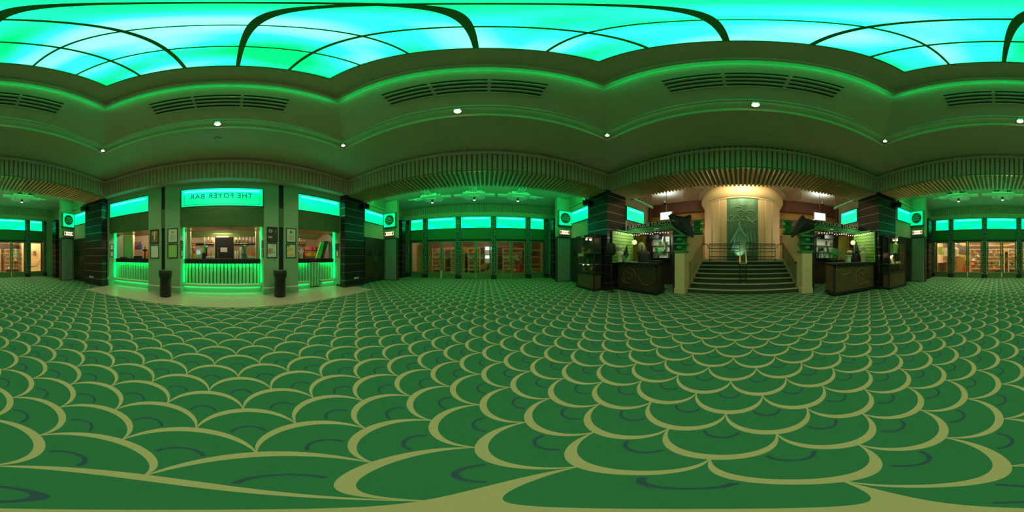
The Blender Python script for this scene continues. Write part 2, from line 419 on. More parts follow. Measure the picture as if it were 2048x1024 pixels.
# ------------------------------------------------------------------ fluted fascia and soffits
def fascia(name, o, u, L, nrm):
    m = MB(); o = Vector(o)
    m.flutes(o+Vector((0,0,ZF)), u, L, (0,0,1), .60, nrm, .135, .045, 6, .05, -.3)
    m.flutes(o+Vector((0,0,ZF+.67)), u, L, (0,0,1), .09, nrm, .135, .035, 4, .14, -.3)
    p = o+Vector((0,0,ZF+.63)); n = Vector(nrm)
    mb_ = MB(); mb_.bar(p+n*.025+Vector((0,0,.005)), p+Vector(u)*L+n*.025+Vector((0,0,.005)), .09, .07); struct(mb_.build(name+'_band', 'plaster'))
    a = o; b = o+Vector(u)*L
    m.add([a+Vector((0,0,ZF)), b+Vector((0,0,ZF)), b+Vector((0,0,ZS)), a+Vector((0,0,ZS))], [(0,1,2,3)])
    return struct(m.build(name, 'flute', smooth=True), 'fluted gilt plaster fascia')
fascia('trim_1', (F[0], F[2], 0), (1,0,0), F[1]-F[0], (0,1,0))
fascia('trim_2', (F[0], F[3], 0), (1,0,0), F[1]-F[0], (0,-1,0))
fascia('trim_3', (F[0], F[2], 0), (0,1,0), F[3]-F[2], (1,0,0))
fascia('trim_4', (F[1], F[2], 0), (0,1,0), F[3]-F[2], (-1,0,0))
XA, XB, YE = -5.41, 5.72, 5.33
struct(MB().flutes((XA, F[2], ZF), (0,1,0), F[3]-F[2], (1,0,0), F[0]-XA, (0,0,-1), .135, .075, 6, .17, -.1).build('trim_5', 'gilt', smooth=True), 'fluted soffit before the entrance wall')
struct(MB().flutes((F[1], F[2], ZF), (0,1,0), F[3]-F[2], (1,0,0), XB-F[1], (0,0,-1), .135, .075, 6, .17, -.1).build('trim_6', 'gilt', smooth=True), 'fluted soffit before the entrance wall')
struct(MB().flutes((F[0], F[3], ZF), (1,0,0), F[1]-F[0], (0,1,0), YE-F[3], (0,0,-1), .135, .075, 6, .17, -.1).build('trim_7', 'gilt', smooth=True), 'fluted soffit before the stairs')
ZST = CH+3.74
m = MB(); m.box(XA, F[0], -6, 6, ZF, ZBAY+.3); struct(m.build('wall_soffit_left', 'plaster'))
m = MB(); m.box(F[1], XB, -6, 6, ZF, ZBAY+.3); struct(m.build('wall_soffit_right', 'plaster'))
m = MB(); m.box(F[0], F[1], F[3], YE, ZF+.001, ZST); struct(m.build('wall_soffit_stairs', 'plaster'))
m = MB(); m.box(F[0], F[1], YB-.1, F[2]-.001, ZF, ZF+.3); struct(m.build('wall_soffit_bar', 'plaster'))

# ------------------------------------------------------------------ black columns
def column(x0, x1, y0, y1, where):
    c = thing('column', f'black polished column with thin silver bands {where}', 'column', ((x0+x1)/2, (y0+y1)/2, 0))
    B(x0, x1, y0, y1, 0, ZF).build('shaft', 'black', c)
    m = MB(); z = .28
    while z < ZF-.1:
        m.box(x0-.004, x1+.004, y0-.004, y1+.004, z, z+.010); z += .3235
    m.build('band', 'silver', c)
    B(x0-.02, x1+.02, y0-.02, y1+.02, 0, .10).build('plinth', 'blackm', c)
    return c
column(4.68, 5.75, -5.3, -4.72, 'left of the bar')
column(-5.25, -4.13, -5.3, -4.80, 'right of the bar')
column(-5.38, -4.22, 3.93, 4.93, 'behind the glass case left of the stairs')
column(4.50, 5.58, 4.0, 5.14, 'behind the glass case right of the stairs')
for (x, y, rz, w_) in ((5.72,-4.62, .6,'left of the bar'), (-5.2,-4.66,-.6,'right of the bar'), (-5.3,3.80,-2.4,'left of the staircase'), (5.55,3.86,2.4,'right of the staircase')):
    s = thing('loudspeaker', f'small black loudspeaker at the top of the black column {w_}', 'loudspeaker', (x, y, ZF-.42), rz=rz)
    B(-.13, .13, -.10, .10, 0, .22).build('cabinet', 'blackm', None, bevel=.015).parent = s
    MB().cyl((0,.10,.11), (0,.112,.11), .08).build('cone', 'black', None, True).parent = s
    B(-.03, .03, -.06, .06, .22, .30).build('bracket', 'blackm').parent = s

# ------------------------------------------------------------------ light panels
def panel(label, x0, x1, y0, y1, z0, z1, out, kind='e_panel', tube=True):
    """flat glowing light box; out = unit vector the face looks to"""
    t = thing('light_box', label, 'light box', ((x0+x1)/2, (y0+y1)/2, z0))
    B(x0, x1, y0, y1, z0, z1).build('diffuser', kind, t)
    ox, oy = out
    m = MB(); f = .025
    if oy:
        yy = (y1 if oy > 0 else y0); a, b = yy-.01, yy+.012*oy if oy > 0 else yy-.012
        a, b = (yy-.03, yy+.012) if oy > 0 else (yy-.012, yy+.03)
        m.box(x0-f, x0, a, b, z0-f, z1+f); m.box(x1, x1+f, a, b, z0-f, z1+f); m.box(x0, x1, a, b, z0-f, z0); m.box(x0, x1, a, b, z1, z1+f)
    else:
        xx = (x1 if ox > 0 else x0); a, b = (xx-.03, xx+.012) if ox > 0 else (xx-.012, xx+.03)
        m.box(a, b, y0-f, y0, z0-f, z1+f); m.box(a, b, y1, y1+f, z0-f, z1+f); m.box(a, b, y0, y1, z0-f, z0); m.box(a, b, y0, y1, z1, z1+f)
    m.build('frame', 'ink', t)
    if tube:  # no real tubes: cyan strips put the panel's brighter top into its face
        if oy:
            yy = (y1 if oy > 0 else y0)+.004*oy; MB().box(x0+.02, x1-.02, yy-.003, yy+.003, z1-.19, z1-.02).build('tube', 'e_top_glow', t); MB().box(x0+.10, x1-.10, yy-.005, yy+.005, z1-.13, z1-.06).build('top_glow_core', 'e_core', t)
        else:
            xx = (x1 if ox > 0 else x0)+.004*ox; MB().box(xx-.003, xx+.003, y0+.02, y1-.02, z1-.19, z1-.02).build('tube', 'e_top_glow', t); MB().box(xx-.005, xx+.005, y0+.10, y1-.10, z1-.13, z1-.06).build('top_glow_core', 'e_core', t)
    return t
# ------------------------------------------------------------------ entrance bays
def fret_lines(m, x, y0, y1, z0, z1, sx, seed, w=.010):
    """stepped silver fretwork on the plane x, raised towards -sx"""
    rnd = random.Random(seed); d0, d1 = (x-sx*.014, x)
    h = lambda a, b, z: m.box(d0, d1, a, b, z-w/2, z+w/2)
    v = lambda y, a, b: m.box(d0, d1, y-w/2, y+w/2, a, b)
    v(y0+.01, z0, z1); v(y1-.01, z0, z1); h(y0+.01, y1-.01, z0); h(y0+.01, y1-.01, z1)
    W = y1-y0; z = z0+.05; q = [y0+W*t for t in (.01/W, .30, .52, .72, 1-.01/W)]; side = 0
    while z < z1-.28:
        s = rnd.choice((.18, .22, .26)); a = q[0] if side else q[4]; b = q[2+(-1 if side else 1)*0]; c = q[3] if side else q[1]
        h(a, b, z); v(b, z, z+s*.55); h(b, c, z+s*.55); v(c, z+s*.2, z+s); h(c, a, z+s); v(q[1] if side else q[3], z+s*.4, z+s*1.2)
        z += s*1.08; side = 1-side
def fret_square(m, x, yc, zc, s, sx, w=.012):
    d0, d1 = x-sx*.006, x
    h = lambda a, b, z: m.box(d0, d1, yc+a*s-w/2, yc+b*s+w/2, zc+z*s-w/2, zc+z*s+w/2)
    v = lambda y, a, b: m.box(d0, d1, yc+y*s-w/2, yc+y*s+w/2, zc+a*s-w/2, zc+b*s+w/2)
    for (a, b, z) in ((-1,1,.5),(-.8,1,-.55),(-.45,.6,.25),(-.3,.3,-.25),(-.15,.2,.05),(-1,-.6,0),(.6,1,-.1),(-.6,.2,-.4)): h(a, b, z)
    for (y, a, b) in ((-1,-.1,.5),(1,-.55,.5),(-.45,-.4,.25),(.45,-.4,.4),(-.2,-.1,.1),(.25,-.25,.05),(-.75,-.3,.35),(.75,-.1,.3)): v(y, a, b)

def entrance(X, yc, half, outer, sx, W, nm):
    """sx: +1 wall on the +X side. Pilasters at yc +-half, +-3half, +-(3half+outer)"""
    fx = X                                            # face of the wall (room side)
    bk = X+sx*.25
    z_t0, z_t1 = CH+1.57, CH+2.20; zd = CH+.90
    pil = [yc-3*half-outer, yc-3*half, yc-half, yc+half, yc+3*half, yc+3*half+outer]
    y0w, y1w = -4.97, 4.07
    m = MB()
    m.box(fx, bk, y0w, y1w, z_t1+.03, ZBAY)           # frieze
    for (a_, b_) in ((y0w, pil[0]-.135), (pil[5]+.135, y1w)): struct(B(fx, bk, a_, b_, 0, z_t1+.03).build('wall_'+nm+'_end', 'plaster'))
    struct(m.build('wall_'+nm, 'plaster'), 'plaster wall around the entrance doors')
    m = MB(); m.box(fx+sx*.02, bk, pil[0], pil[5], zd+.03, z_t0-.02)
    struct(m.build('trim_band_'+nm, 'header'), 'dark band above the doors')
    # cornice
    m = MB(); m.flutes((fx-sx*.005, y0w, CH+2.48), (0,1,0), y1w-y0w, (0,0,1), ZBAY-CH-2.48, (-sx,0,0), .13, .05, 5)
    struct(m.build('trim_cornice_'+nm, 'flute', smooth=True), 'fluted cornice over the doors')
    # ceiling of the bay
    x_in = XA if sx < 0 else XB
    struct(B(x_in, bk, -5.1, 4.2, ZBAY, ZBAY+.1).build('ceiling_'+nm, 'plaster'), 'plaster ceiling of the entrance bay')
    order = ['outermost at the bar end', 'second from the bar end', 'third from the bar end', 'third from the staircase end', 'second from the staircase end', 'outermost at the staircase end']
    for i, y in enumerate(pil):
        p = thing('pilaster', f'narrow black fretwork pilaster, {W}, {order[i]}', 'pilaster', (fx-sx*.06, y, 0))
        w2 = .125 if i not in (0, 5) else .11
        B(fx-sx*.10, fx+sx*.15, y-w2, y+w2, .22, z_t1+.02).build('shaft', 'black', p)
        B(fx-sx*.14, fx+sx*.15, y-w2-.02, y+w2+.02, 0, .22).build('plinth', 'blackm', p)
        m = MB(); fret_lines(m, fx-sx*.10, y-w2, y+w2, .24, z_t1, sx, i+3 if sx > 0 else i+20); m.build('fretwork', 'fret', p)
    bays = ['narrow bay at the bar end', 'wide bay nearest the bar', 'middle wide bay', 'wide bay nearest the stairs', 'narrow bay at the stairs end']
    for i in range(5):
        a, b = pil[i]+.14, pil[i+1]-.14
        xx = fx+sx*.03
        panel(f'green backlit panel over doors, {W}, {bays[i]}', min(xx, xx+sx*.05), max(xx, xx+sx*.05), a+.02, b-.02, z_t0, z_t1, (-sx, 0))
        n = 2 if 0 < i < 4 else 1
        step = (b-a)/n
        for k in range(n):
            d = thing(f'door_{n}', f'glazed door, {W}, {bays[i]}'+('' if n == 1 else (', leaf nearer the bar' if k == 0 else ', leaf nearer the stairs')), 'door', (fx+sx*.05, a+step*(k+.5), 0))
            d['kind'] = 'structure'
            ya, yb = a+step*k+.012, a+step*(k+1)-.012; dx0, dx1 = sorted((fx+sx*.04, fx+sx*.09)); st = .065
            m = MB(); m.box(dx0, dx1, ya, ya+st, .02, zd-.06); m.box(dx0, dx1, yb-st, yb, .02, zd-.06); m.box(dx0, dx1, ya+st, yb-st, zd-.12, zd-.06); m.box(dx0, dx1, ya+st, yb-st, .02, .28)
            m.build('frame', 'railgreen', d)
            m = MB(); m.box(dx0-.003, dx1+.003, ya+st, yb-st, .285, .31); m.box(dx0-.003, dx1+.003, ya+st, ya+st+.012, .31, zd-.12); m.box(dx0-.003, dx1+.003, yb-st-.012, yb-st, .31, zd-.12)
            m.build('glazing_bead', 'brass', d)
            B(fx+sx*.062, fx+sx*.068, ya+st, yb-st, .31, zd-.12).build('pane', 'glass', d)
            if n == 2:
                m = MB(); fret_square(m, fx+sx*.058, (ya+yb)/2+(.14 if k == 0 else -.14), 1.22, .22, sx); m.build('etched_motif', 'fret', d)
                yh = yb-.03 if k == 0 else ya+.03
                MB().tube([(fx+sx*.04, yh, .95), (fx-sx*.02, yh, .98), (fx-sx*.02, yh, 1.22), (fx+sx*.04, yh, 1.25)], .011).build('handle', 'brass', d, True)
        m = MB(); x0, x1 = sorted((fx, fx+sx*.14)); m.box(x0, x1, a-.02, b+.02, zd-.05, zd+.04)
        struct(m.build('door_head', 'blackm'))
    struct(B(*sorted((fx-sx*.05, fx+sx*.3)), pil[0], pil[5], 0, .015).build('door_sill', 'brass'))
    # side walls of the bay, with cornice
    xi = XA if sx < 0 else XB
    for (yw, dy, nn) in ((-4.95, 1, 'bar'), (YS, -1, 'stairs')):
        m = MB(); ya, yb = sorted((yw, yw-dy*.2))
        m.box(*sorted((xi-sx*.6, bk)), ya, yb, CH+.87, ZBAY)
        m.box(*sorted((sx*7.0, bk)), ya, yb, 0, CH+.87)
        struct(m.build(f'wall_{nm}_{nn}', 'plaster'), 'plaster wall over the auditorium doors')
        x0, x1 = sorted((xi-sx*.0, fx))
        struct(MB().flutes((x0, yw, CH+2.50), (1,0,0), x1-x0, (0,0,1), ZBAY-CH-2.50, (0,dy,0), .13, .05, 5).build(f'trim_side_{nm}_{nn}', 'flute', smooth=True))
        B2 = MB().box(*sorted((xi-sx*.2, fx)), *sorted((yw, yw+dy*.09)), CH+2.44, CH+2.50)
        struct(B2.build(f'trim_shelf_{nm}_{nn}', 'plaster'))
        S_ = f'{nn} end of the {W}'
        # lit panel on the side wall
        pa, pb = sorted((sx*5.42 if sx < 0 else 5.75, sx*6.85))
        panel(f'green backlit panel over the dark double doors, {S_}', pa, pb, *sorted((yw-dy*.0, yw+dy*.03)), CH+1.60, CH+2.17, (0, dy))
        # double doors
        d = thing('double_door', f'dark double door with round portholes, {S_}', 'door', (sx*6.2, yw, 0)); d['kind'] = 'structure'
        for k in range(2):
            la, lb = sorted((sx*(5.46+.77*k), sx*(5.46+.77*(k+1)-.02)))
            lf = B(la, lb, *sorted((yw-dy*.06, yw)), .02, CH+.85).build('leaf', 'dwood', d)
            m = MB(); xm = (la+lb)/2; yf = yw+dy*.012
            pts = [(xm+.13*math.cos(t*PI/10), yf, 1.38+.13*math.sin(t*PI/10)) for t in range(21)]; m.tube(pts, .018, 6); m.build('porthole_rim', 'blackm', lf, True)
            MB().cyl((xm, yw-dy*.01, 1.38), (xm, yw+dy*.008, 1.38), .125, n=20).build('porthole_glass', 'black', lf)
            B(xm-.22, xm+.22, *sorted((yw, yw+dy*.006)), .05, .30).build('kick_plate', 'blackm', lf)
            xh = lb-.07 if (k == 0) == (sx > 0) else la+.07
            MB().tube([(xh, yw, 1.0), (xh, yw+dy*.05, 1.02), (xh, yw+dy*.05, 1.22), (xh, yw, 1.24)], .012).build('handle', 'brass', lf, True)
        # corrugated return wall
        p0, p1 = sorted((yw, yw+dy*.72)); px0, px1 = sorted((sx*7.02, sx*7.25))
        struct(B(px0, px1, p0, p1, CH+.93, ZBAY-.01).build('wall_return', 'plaster')); struct(B(px0, px1, p0, p1, 0, CH+.93).build('wall_return', 'dwood'))
        struct(MB().flutes((sx*7.02, p0+.03, .03), (0,1,0), .66, (0,0,1), CH+.85, (-sx,0,0), .083, .04, 5).build('trim_corrugated_panel', 'corr', smooth=True), 'grey corrugated metal panel')
        struct(B(*sorted((sx*6.95, sx*7.02)), p0, p1, CH+.88, CH+.93).build('trim_ledge', 'blackm'))
        # round sign box
        g = thing('round_sign', f'square green sign box with dark round face, {S_}', 'sign', (sx*6.93, (p0+p1)/2, CH+1.50))
        xf = sx*6.88
        B(*sorted((xf, sx*7.02)), p0+.05, p1-.02, CH+1.50, CH+2.18).build('light_box', 'e_panel', g)
        m = MB()
        for (a, b, c, e) in ((p0+.02, p0+.05, CH+1.46, CH+2.22), (p1-.02, p1+.01, CH+1.46, CH+2.22)): m.box(*sorted((xf-sx*.015, sx*7.03)), a, b, c, e)
        m.box(*sorted((xf-sx*.015, sx*7.03)), p0+.02, p1+.01, CH+1.46, CH+1.50); m.box(*sorted((xf-sx*.015, sx*7.03)), p0+.02, p1+.01, CH+2.18, CH+2.21)
        m.build('frame', 'jade', g)
        ym, zm = (p0+p1)/2+.015, CH+1.85
        MB().cyl((xf, ym, zm), (xf-sx*.02, ym, zm), .27, n=28).build('dial', 'ink', g)
        m = MB(); rnd = random.Random(5 if dy > 0 else 9)
        for r, (zz, hw) in enumerate(((.10, .10), (.01, .17), (-.09, .16))):
            y = -hw
            while y < hw:
                l = rnd.uniform(.02, .05); m.box(*sorted((xf-sx*.02, xf-sx*.024)), ym+y, ym+min(y+l, hw), zm+zz-.022, zm+zz+rnd.uniform(0, .03)); y += l+.02
        m.build('lettering', 'pale_ink', g)
        e = thing('exit_sign', f'small reddish white lit sign under the round sign, {S_}', 'sign', (sx*6.95, (p0+p1)/2, CH+1.0))
        B(*sorted((sx*6.90, sx*7.02)), p0+.06, p1-.08, CH+1.02, CH+1.26).build('case', 'brass', e)
        B(*sorted((sx*6.893, sx*6.90)), p0+.09, p1-.11, CH+1.05, CH+1.23).build('face', 'e_exit', e)
        m = MB(); Lf = p1-p0-.2
        for q_ in (p0+.10, p1-.19): B(*sorted((sx*6.885, sx*6.893)), q_, q_+.07, CH+1.07, CH+1.21).build('end_block', 'e_red', e)
        m = MB(); y = p0+.20
        while y < p1-.24:
            m.box(*sorted((sx*6.887, sx*6.893)), y, y+.02, CH+1.10, CH+1.18); m.box(*sorted((sx*6.887, sx*6.893)), y, y+.035, CH+1.10+.03*rnd.randint(0, 2), CH+1.118+.03*rnd.randint(0, 2)); y += .055
        m.build('lettering', 'grey', e)
        # banded dark post in the far corner
        c = thing('column', f'short dark banded post beyond the round sign, {S_}', 'column', (sx*8.3, yw+dy*.22, 0))
        q0, q1 = sorted((yw, yw+dy*.44))
        B(*sorted((sx*8.1, sx*8.5)), q0, q1, 0, CH+2.1).build('shaft', 'black', c)
        m = MB(); z = .28
        while z < CH+2.0: m.box(*sorted((sx*8.095, sx*8.505)), q0-.004, q1+.004, z, z+.010); z += .3235
        m.build('band', 'silver', c)
    # plaster star ornaments and pendant lamps
    xo = sx*7.35
    for i in (-1, 0, 1):
        y = yc+.02+i*2*half*1.02
        pos = {-1: 'nearest the bar', 0: 'in the middle', 1: 'nearest the stairs'}[i]
        o = thing('ceiling_ornament', f'star shaped ceiling ornament before the {W}, {pos}', 'ceiling ornament', (xo, y, ZBAY))
        m = MB(); m.box(xo-.48, xo+.48, y-.36, y+.36, ZBAY-.06, ZBAY); m.box(xo-.34, xo+.34, y-.48, y+.48, ZBAY-.10, ZBAY); m.box(xo-.20, xo+.20, y-.24, y+.24, ZBAY-.16, ZBAY)
        for k in range(7): m.box(xo-.48+.15*k, xo-.48+.15*k+.04, y-.36, y+.36, ZBAY-.12, ZBAY)
        m.build('rosette', 'white', o)
        m = MB(); x_in2 = XA if sx < 0 else XB
        for k in range(4): m.bar((xo-sx*.40, y-.12+.08*k, ZBAY-.04), (x_in2+sx*.35, y-.12+.08*k, ZBAY-.04), .05, .05)
        m.build('arm', 'white', o)
        m = MB()
        for (s0, s1) in ((.44, .92), (-.92, -.44)):
            for k in range(3): m.box(xo-.13+.09*k, xo-.13+.09*k+.05, y+min(s0, s1), y+max(s0, s1), ZBAY-.08, ZBAY)
        if i: 
            s0, s1 = (.92*i, 1.25*i)
            m.box(xo-.05, xo+.05, y+min(s0, s1), y+max(s0, s1), ZBAY-.03, ZBAY)
        m.build('band', 'white', o)
        l = thing('pendant_lamp', f'short black downlight before the {W}, {pos}', 'lamp', (xo, y, ZBAY-.16))
        MB().cyl((xo, y, ZBAY-.16), (xo, y, ZBAY-.30), .05, n=16).build('housing', 'blackm', l, True)
        MB().cyl((xo, y, ZBAY-.30), (xo, y, ZBAY-.308), .045, n=16).build('lens', 'e_spot', l)
        pw = BAY_W_A if sx < 0 else BAY_W_B
        lamp('downlight', 'SPOT', (xo, y, ZBAY-.33), pw*(1.6 if (sx > 0 and i == 1) else 1), WARM, l, .04, (xo-sx*.05, y, 0), 75, .7)
    # green strip along the inner edge of the soffit
    xs = (XA if sx < 0 else XB)
    tag(B(*sorted((xs+sx*.02, xs+sx*.04)), -4.6, 3.8, ZF+.06, ZF+.09).build('led_strip', 'e_bay' if sx < 0 else 'e_bayb'), f'green strip light behind the soffit before the {W}', 'strip light')
    # lobby behind the doors
    xe = X+sx*3.2
    struct(B(*sorted((bk, xe)), -5.2, 4.3, -.02, .012).build('floor_lobby_'+nm, 'tile'), 'pale lobby floor')
    struct(B(*sorted((xe, xe+sx*.1)), -5.2, 4.3, 0, 2.9).build('wall_lobby_'+nm, 'band'), 'back wall of the lobby')
    struct(B(*sorted((bk, xe)), -5.3, -5.2, 0, 2.9).build('wall_lobby_side_'+nm, 'cream')); struct(B(*sorted((bk, xe)), 4.3, 4.4, 0, 2.9).build('wall_lobby_end_'+nm, 'cream'))
    struct(B(*sorted((bk, xe)), -5.2, 4.3, 2.9, 2.96).build('ceiling_lobby_'+nm, 'plaster'))
    return pil
pilA = entrance(XL, -.50, .972, 1.10, -1, 'mid-photo entrance wall', 'left')
pilB = entrance(XR, -.27, .990, 1.12, 1, 'photo-edge entrance wall', 'right')

tp = [o for o in bpy.data.objects if o.get('label') == 'green backlit panel over doors, mid-photo entrance wall, narrow bay at the bar end'][0]
tp['label'] = 'small green backlit panel with two faint reversed words over the mid-photo doors nearest the bar'
for (word, z_, s_) in (('CLOAK', CH+1.97, .17), ('ROOM', CH+1.80, .20)):
    text_mb(word, (XL-.025, (pilA[0]+pilA[1])/2, z_), (0,-1,0), (0,0,1), s_, .006, 1.1).build('lettering', 'jade', tp)
# contents of the lobbies: cream grid racks, boards, merchandise
def rack(X, y, sx, label, seed, w=.95, h=1.75, lit=1):
    rnd = random.Random(seed)
    t = thing('display_rack', label, 'display rack', (X, y, .012))
    m = MB(); m.box(*sorted((X, X+sx*.28)), y-w/2, y+w/2, .2, h); m.build('back_panel', 'mwood', t)
    m = MB(); xf = X-sx*.03; rows = 5; zs = [.3+(h-.3)*i/rows for i in range(rows+1)]
    for z in zs: m.box(*sorted((xf, X)), y-w/2, y+w/2, z-.018, z+.018)
    for yy in (-w/2, w/2): m.box(*sorted((xf, X)), y+yy-.02, y+yy+.02, .012, h+.02)
    for i in range(rows):
        if rnd.random() < .75: yy = rnd.choice((-.2, 0, .2, .1))*w; m.box(*sorted((xf, X)), y+yy-.014, y+yy+.014, zs[i], zs[i+1])
    m.build('grid', 'cream', t)
    ms = ['dark_print', 'orange', 'white', 'brown_paper', 'grey', 'mwood', 'jade']
    for i in range(rows):
        for k in range(rnd.randint(1, 2)):
            yy = y+rnd.uniform(-.36, .36)*w; ww = rnd.uniform(.06, .13); hh = rnd.uniform(.08, .2)
            B(*sorted((xf+sx*.005, xf-sx*.05)), yy-ww, yy+ww, zs[i]+.018, zs[i]+.018+hh).build('leaflet_box', rnd.choice(ms), t)
    return t
LA = 'lobby behind the mid-photo doors'
LB = 'lobby behind the photo-edge doors'
rack(-11.3, -3.3, -1, f'cream grid rack in the {LA}, nearest the bar', 1, .9)
rack(-11.3, -1.9, -1, f'cream grid rack in the {LA}, second from the bar', 2, .9)
rack(-11.3, -.75, -1, f'cream grid rack in the {LA}, third from the bar', 3, .8)
rack(-11.3, 1.9, -1, f'cream grid rack in the {LA}, nearest the stairs', 4, 1.3)
nb = thing('notice_board', f'notice board of bright sheets in the {LA}', 'notice board', (-11.25, .35, .012))
B(-11.3, -11.2, -.05, .75, .7, 1.95).build('board', 'grey', nb)
for q_ in (0, .66): B(-11.28, -11.22, q_, q_+.04, .012, .7).build('leg', 'grey', nb)
for i in range(4):
    for k in range(2):
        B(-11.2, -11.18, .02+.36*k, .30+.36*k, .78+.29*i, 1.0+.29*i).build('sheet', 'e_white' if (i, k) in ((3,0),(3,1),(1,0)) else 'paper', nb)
# open orange door leaf in the narrow bay at the bar end
yy = (pilA[0]+pilA[1])/2
solo(B(-9.95, -9.9, yy-.42, yy+.6, .012, 2.0), 'door_leaf', 'owood', 'plain orange door leaf behind the mid-photo narrow glass door at the bar end', 'door')
solo(B(-9.02+.12, -8.78, px_y(882.5, -8.8)-.045, px_y(882.5, -8.8)+.045, 0, .42), 'door_stop_box', 'beige', 'small upright pale box on the floor before the mid-photo doors', 'box')
e = thing('fire_extinguisher', 'red fire extinguisher on the lobby floor behind the door nearest the staircase in mid photo', 'fire extinguisher', (-10.2, px_y(1030, -10.2), .012))
ye = px_y(1030, -10.2)
def extinguisher(e, x, y):
    MB().lathe(x, y, [(.09, .03), (.095, .10), (.095, .55), (.06, .62), (.03, .65)], 16).build('cylinder_body', 'red', e, True)
    MB().tube([(x, y, .65), (x, y, .70), (x+.06, y, .72)], .015).build('valve', 'blackm', e, True)
    MB().tube([(x, y, .68), (x, y+.10, .62), (x, y+.12, .45), (x, y+.11, .3)], .012).build('hose', 'blackm', e, True)
    B(x-.005+.1, x+.1, y-.05, y+.05, .3, .42).build('plate', 'paper', e)
extinguisher(e, -10.2, ye)
solo(B(-10.3, -10.05, px_y(1041, -10.2)-.12, px_y(1041, -10.2)+.12, .012, .72), 'leaflet_bin', 'red', 'red patterned bin beside the red fire extinguisher in the lobby', 'bin', bevel=.02)
yq = px_y(890, -10.4); t = thing('round_light', 'small blue round light hanging behind the mid-photo doors nearest the bar', 'lamp', (-10.4, yq, 1.35))
MB().ball((-10.4, yq, 1.42), .07).build('globe', 'blue', t, True); MB().cyl((-10.4, yq, 1.49), (-10.4, yq, 2.9), .006, n=6).build('cord', 'blackm', t)
# right lobby
rack(12.1, 1.45, 1, f'cream grid rack in the {LB}, nearest the stairs', 11, 1.1)
rack(12.1, .05, 1, f'cream grid rack in the {LB}, second from the stairs', 12, 1.2)
rack(12.1, -1.45, 1, f'cream grid rack in the {LB}, third from the stairs', 13, 1.2)
rack(12.1, -2.95, 1, f'cream grid rack in the {LB}, nearest the bar', 14, 1.1)
def garment(x, y, z, col, label):
    m = MB(); m.prism([(x, y-.10, z), (x, y-.22, z-.06), (x, y-.26, z-.30), (x, y-.17, z-.30), (x, y-.15, z-.18), (x, y-.17, z-.62), (x, y+.17, z-.62), (x, y+.15, z-.18), (x, y+.17, z-.30), (x, y+.26, z-.30), (x, y+.22, z-.06), (x, y+.10, z), (x, y, z-.05)], (.05, 0, 0))
    t = thing('shirt', label, 'shirt', (x, y, z)); m.build('cloth', col, t)
    MB().tube([(x+.02, y-.12, z-.02), (x+.02, y, z+.04), (x+.02, y, z+.10), (x+.02, y+.03, z+.13)], .008).build('hanger', 'steel', t, True)
yb = px_y(1888, 11.0)
garment(11.0, yb+.28, 1.95, 'kslat', 'pale green shirt hanging behind the photo-edge narrow glass door nearest the stairs')
garment(10.93, yb-.15, 1.85, 'white', 'white shirt hanging in the lobby beside the pale green shirt')
t = thing('clothes_rail', 'thin steel rail carrying the hanging shirts in the lobby', 'clothes rail', (10.95, yb+.1, .012))
MB().tube([(10.97, yb-.5, .012), (10.97, yb-.5, 2.08), (10.97, yb+.65, 2.08), (10.97, yb+.65, .012)], .012, 6).build('frame', 'steel', t)
solo(B(11.1, 11.4, yb-.1, yb+.5, .012, .75), 'stall_table', 'dwood', 'small dark table under the hanging shirts in the lobby', 'table')
ym = px_y(1912, 10.8)
t = thing('mannequin', 'white mannequin bust on a stand in the lobby behind the doors right of the shirts', 'mannequin', (10.8, ym, .012))
MB().lathe(10.8, ym, [(.05, 1.2), (.15, 1.25), (.14, 1.45), (.20, 1.72), (.10, 1.82), (.045, 1.86), (.05, 1.92), (.085, 2.0), (.07, 2.1), (.01, 2.13)], 16, .7, 1).build('torso', 'white', t, True)
MB().lathe(10.8, ym, [(.18, .012), (.18, .03), (.02, .05), (.02, 1.2)], 14).build('stand', 'blackm', t, True)
solo(B(11.0, 11.05, px_y(1920, 11)-.35, px_y(1920, 11)+.3, .012, 1.15), 'wooden_screen', 'owood', 'low orange wooden screen behind the mannequin in the lobby', 'screen')
t = thing('fire_extinguisher', 'red fire extinguisher in the lobby in front of the low wooden screen', 'fire extinguisher', (10.6, px_y(1930, 10.6), .012)); extinguisher(t, 10.6, px_y(1930, 10.6))
yr = px_y(2117, 11.6)
t = thing('wall_phone', "dark wall telephone seen through the narrow glass door near the photo's left edge", 'telephone', (11.6, yr, 1.4))
B(11.55, 11.65, yr-.10, yr+.10, 1.30, 1.65).build('body', 'dark_print', t); B(11.50, 11.55, yr-.04, yr+.0, 1.36, 1.6).build('handset', 'blackm', t)
struct(B(11.66, 11.72, yr-1.1, yr+1.0, .012, 2.6).build('wall_lobby_panel', 'cream'))
MBr = MB().tube([(11.635, yr+.55, .5), (11.64, yr+.30, .42), (11.64, yr, .45), (11.64, yr-.3, .62), (11.64, yr-.55, .95)], .022)
solo(MBr, 'barrier_rope', 'dwood', 'dark drooping barrier rope in the lobby below the wall telephone', 'rope', smooth=True)
yq = px_y(2079, 10.2); t = thing('reflection_bar', "thin bright green upright bar added for a reflection behind the doors near the photo's left edge", 'lamp', (10.2, yq, .012))  # glowing bar and stand added to show a green reflection
B(10.2, 10.23, yq-.012, yq+.012, .95, 1.75).build('tube', 'e_ledh', t); B(10.2, 10.23, yq-.012, yq+.012, .012, .95).build('stand', 'dwood', t)
solo(B(10.24, 10.26, px_y(2074, 10.24)+.0, px_y(2074, 10.24)+.07, .012, .95), 'leaflet_post', 'yellow', 'small yellow and white leaflet beside the green reflection bar', 'leaflet')
for (x, y, pw) in ((-10.4, -3.2, 26), (-10.4, 0.0, 26), (-10.4, 1.6, 9)): lamp('lobby_lamp', 'POINT', (x, y, 2.6), pw, (1, .78, .5), size=.1)
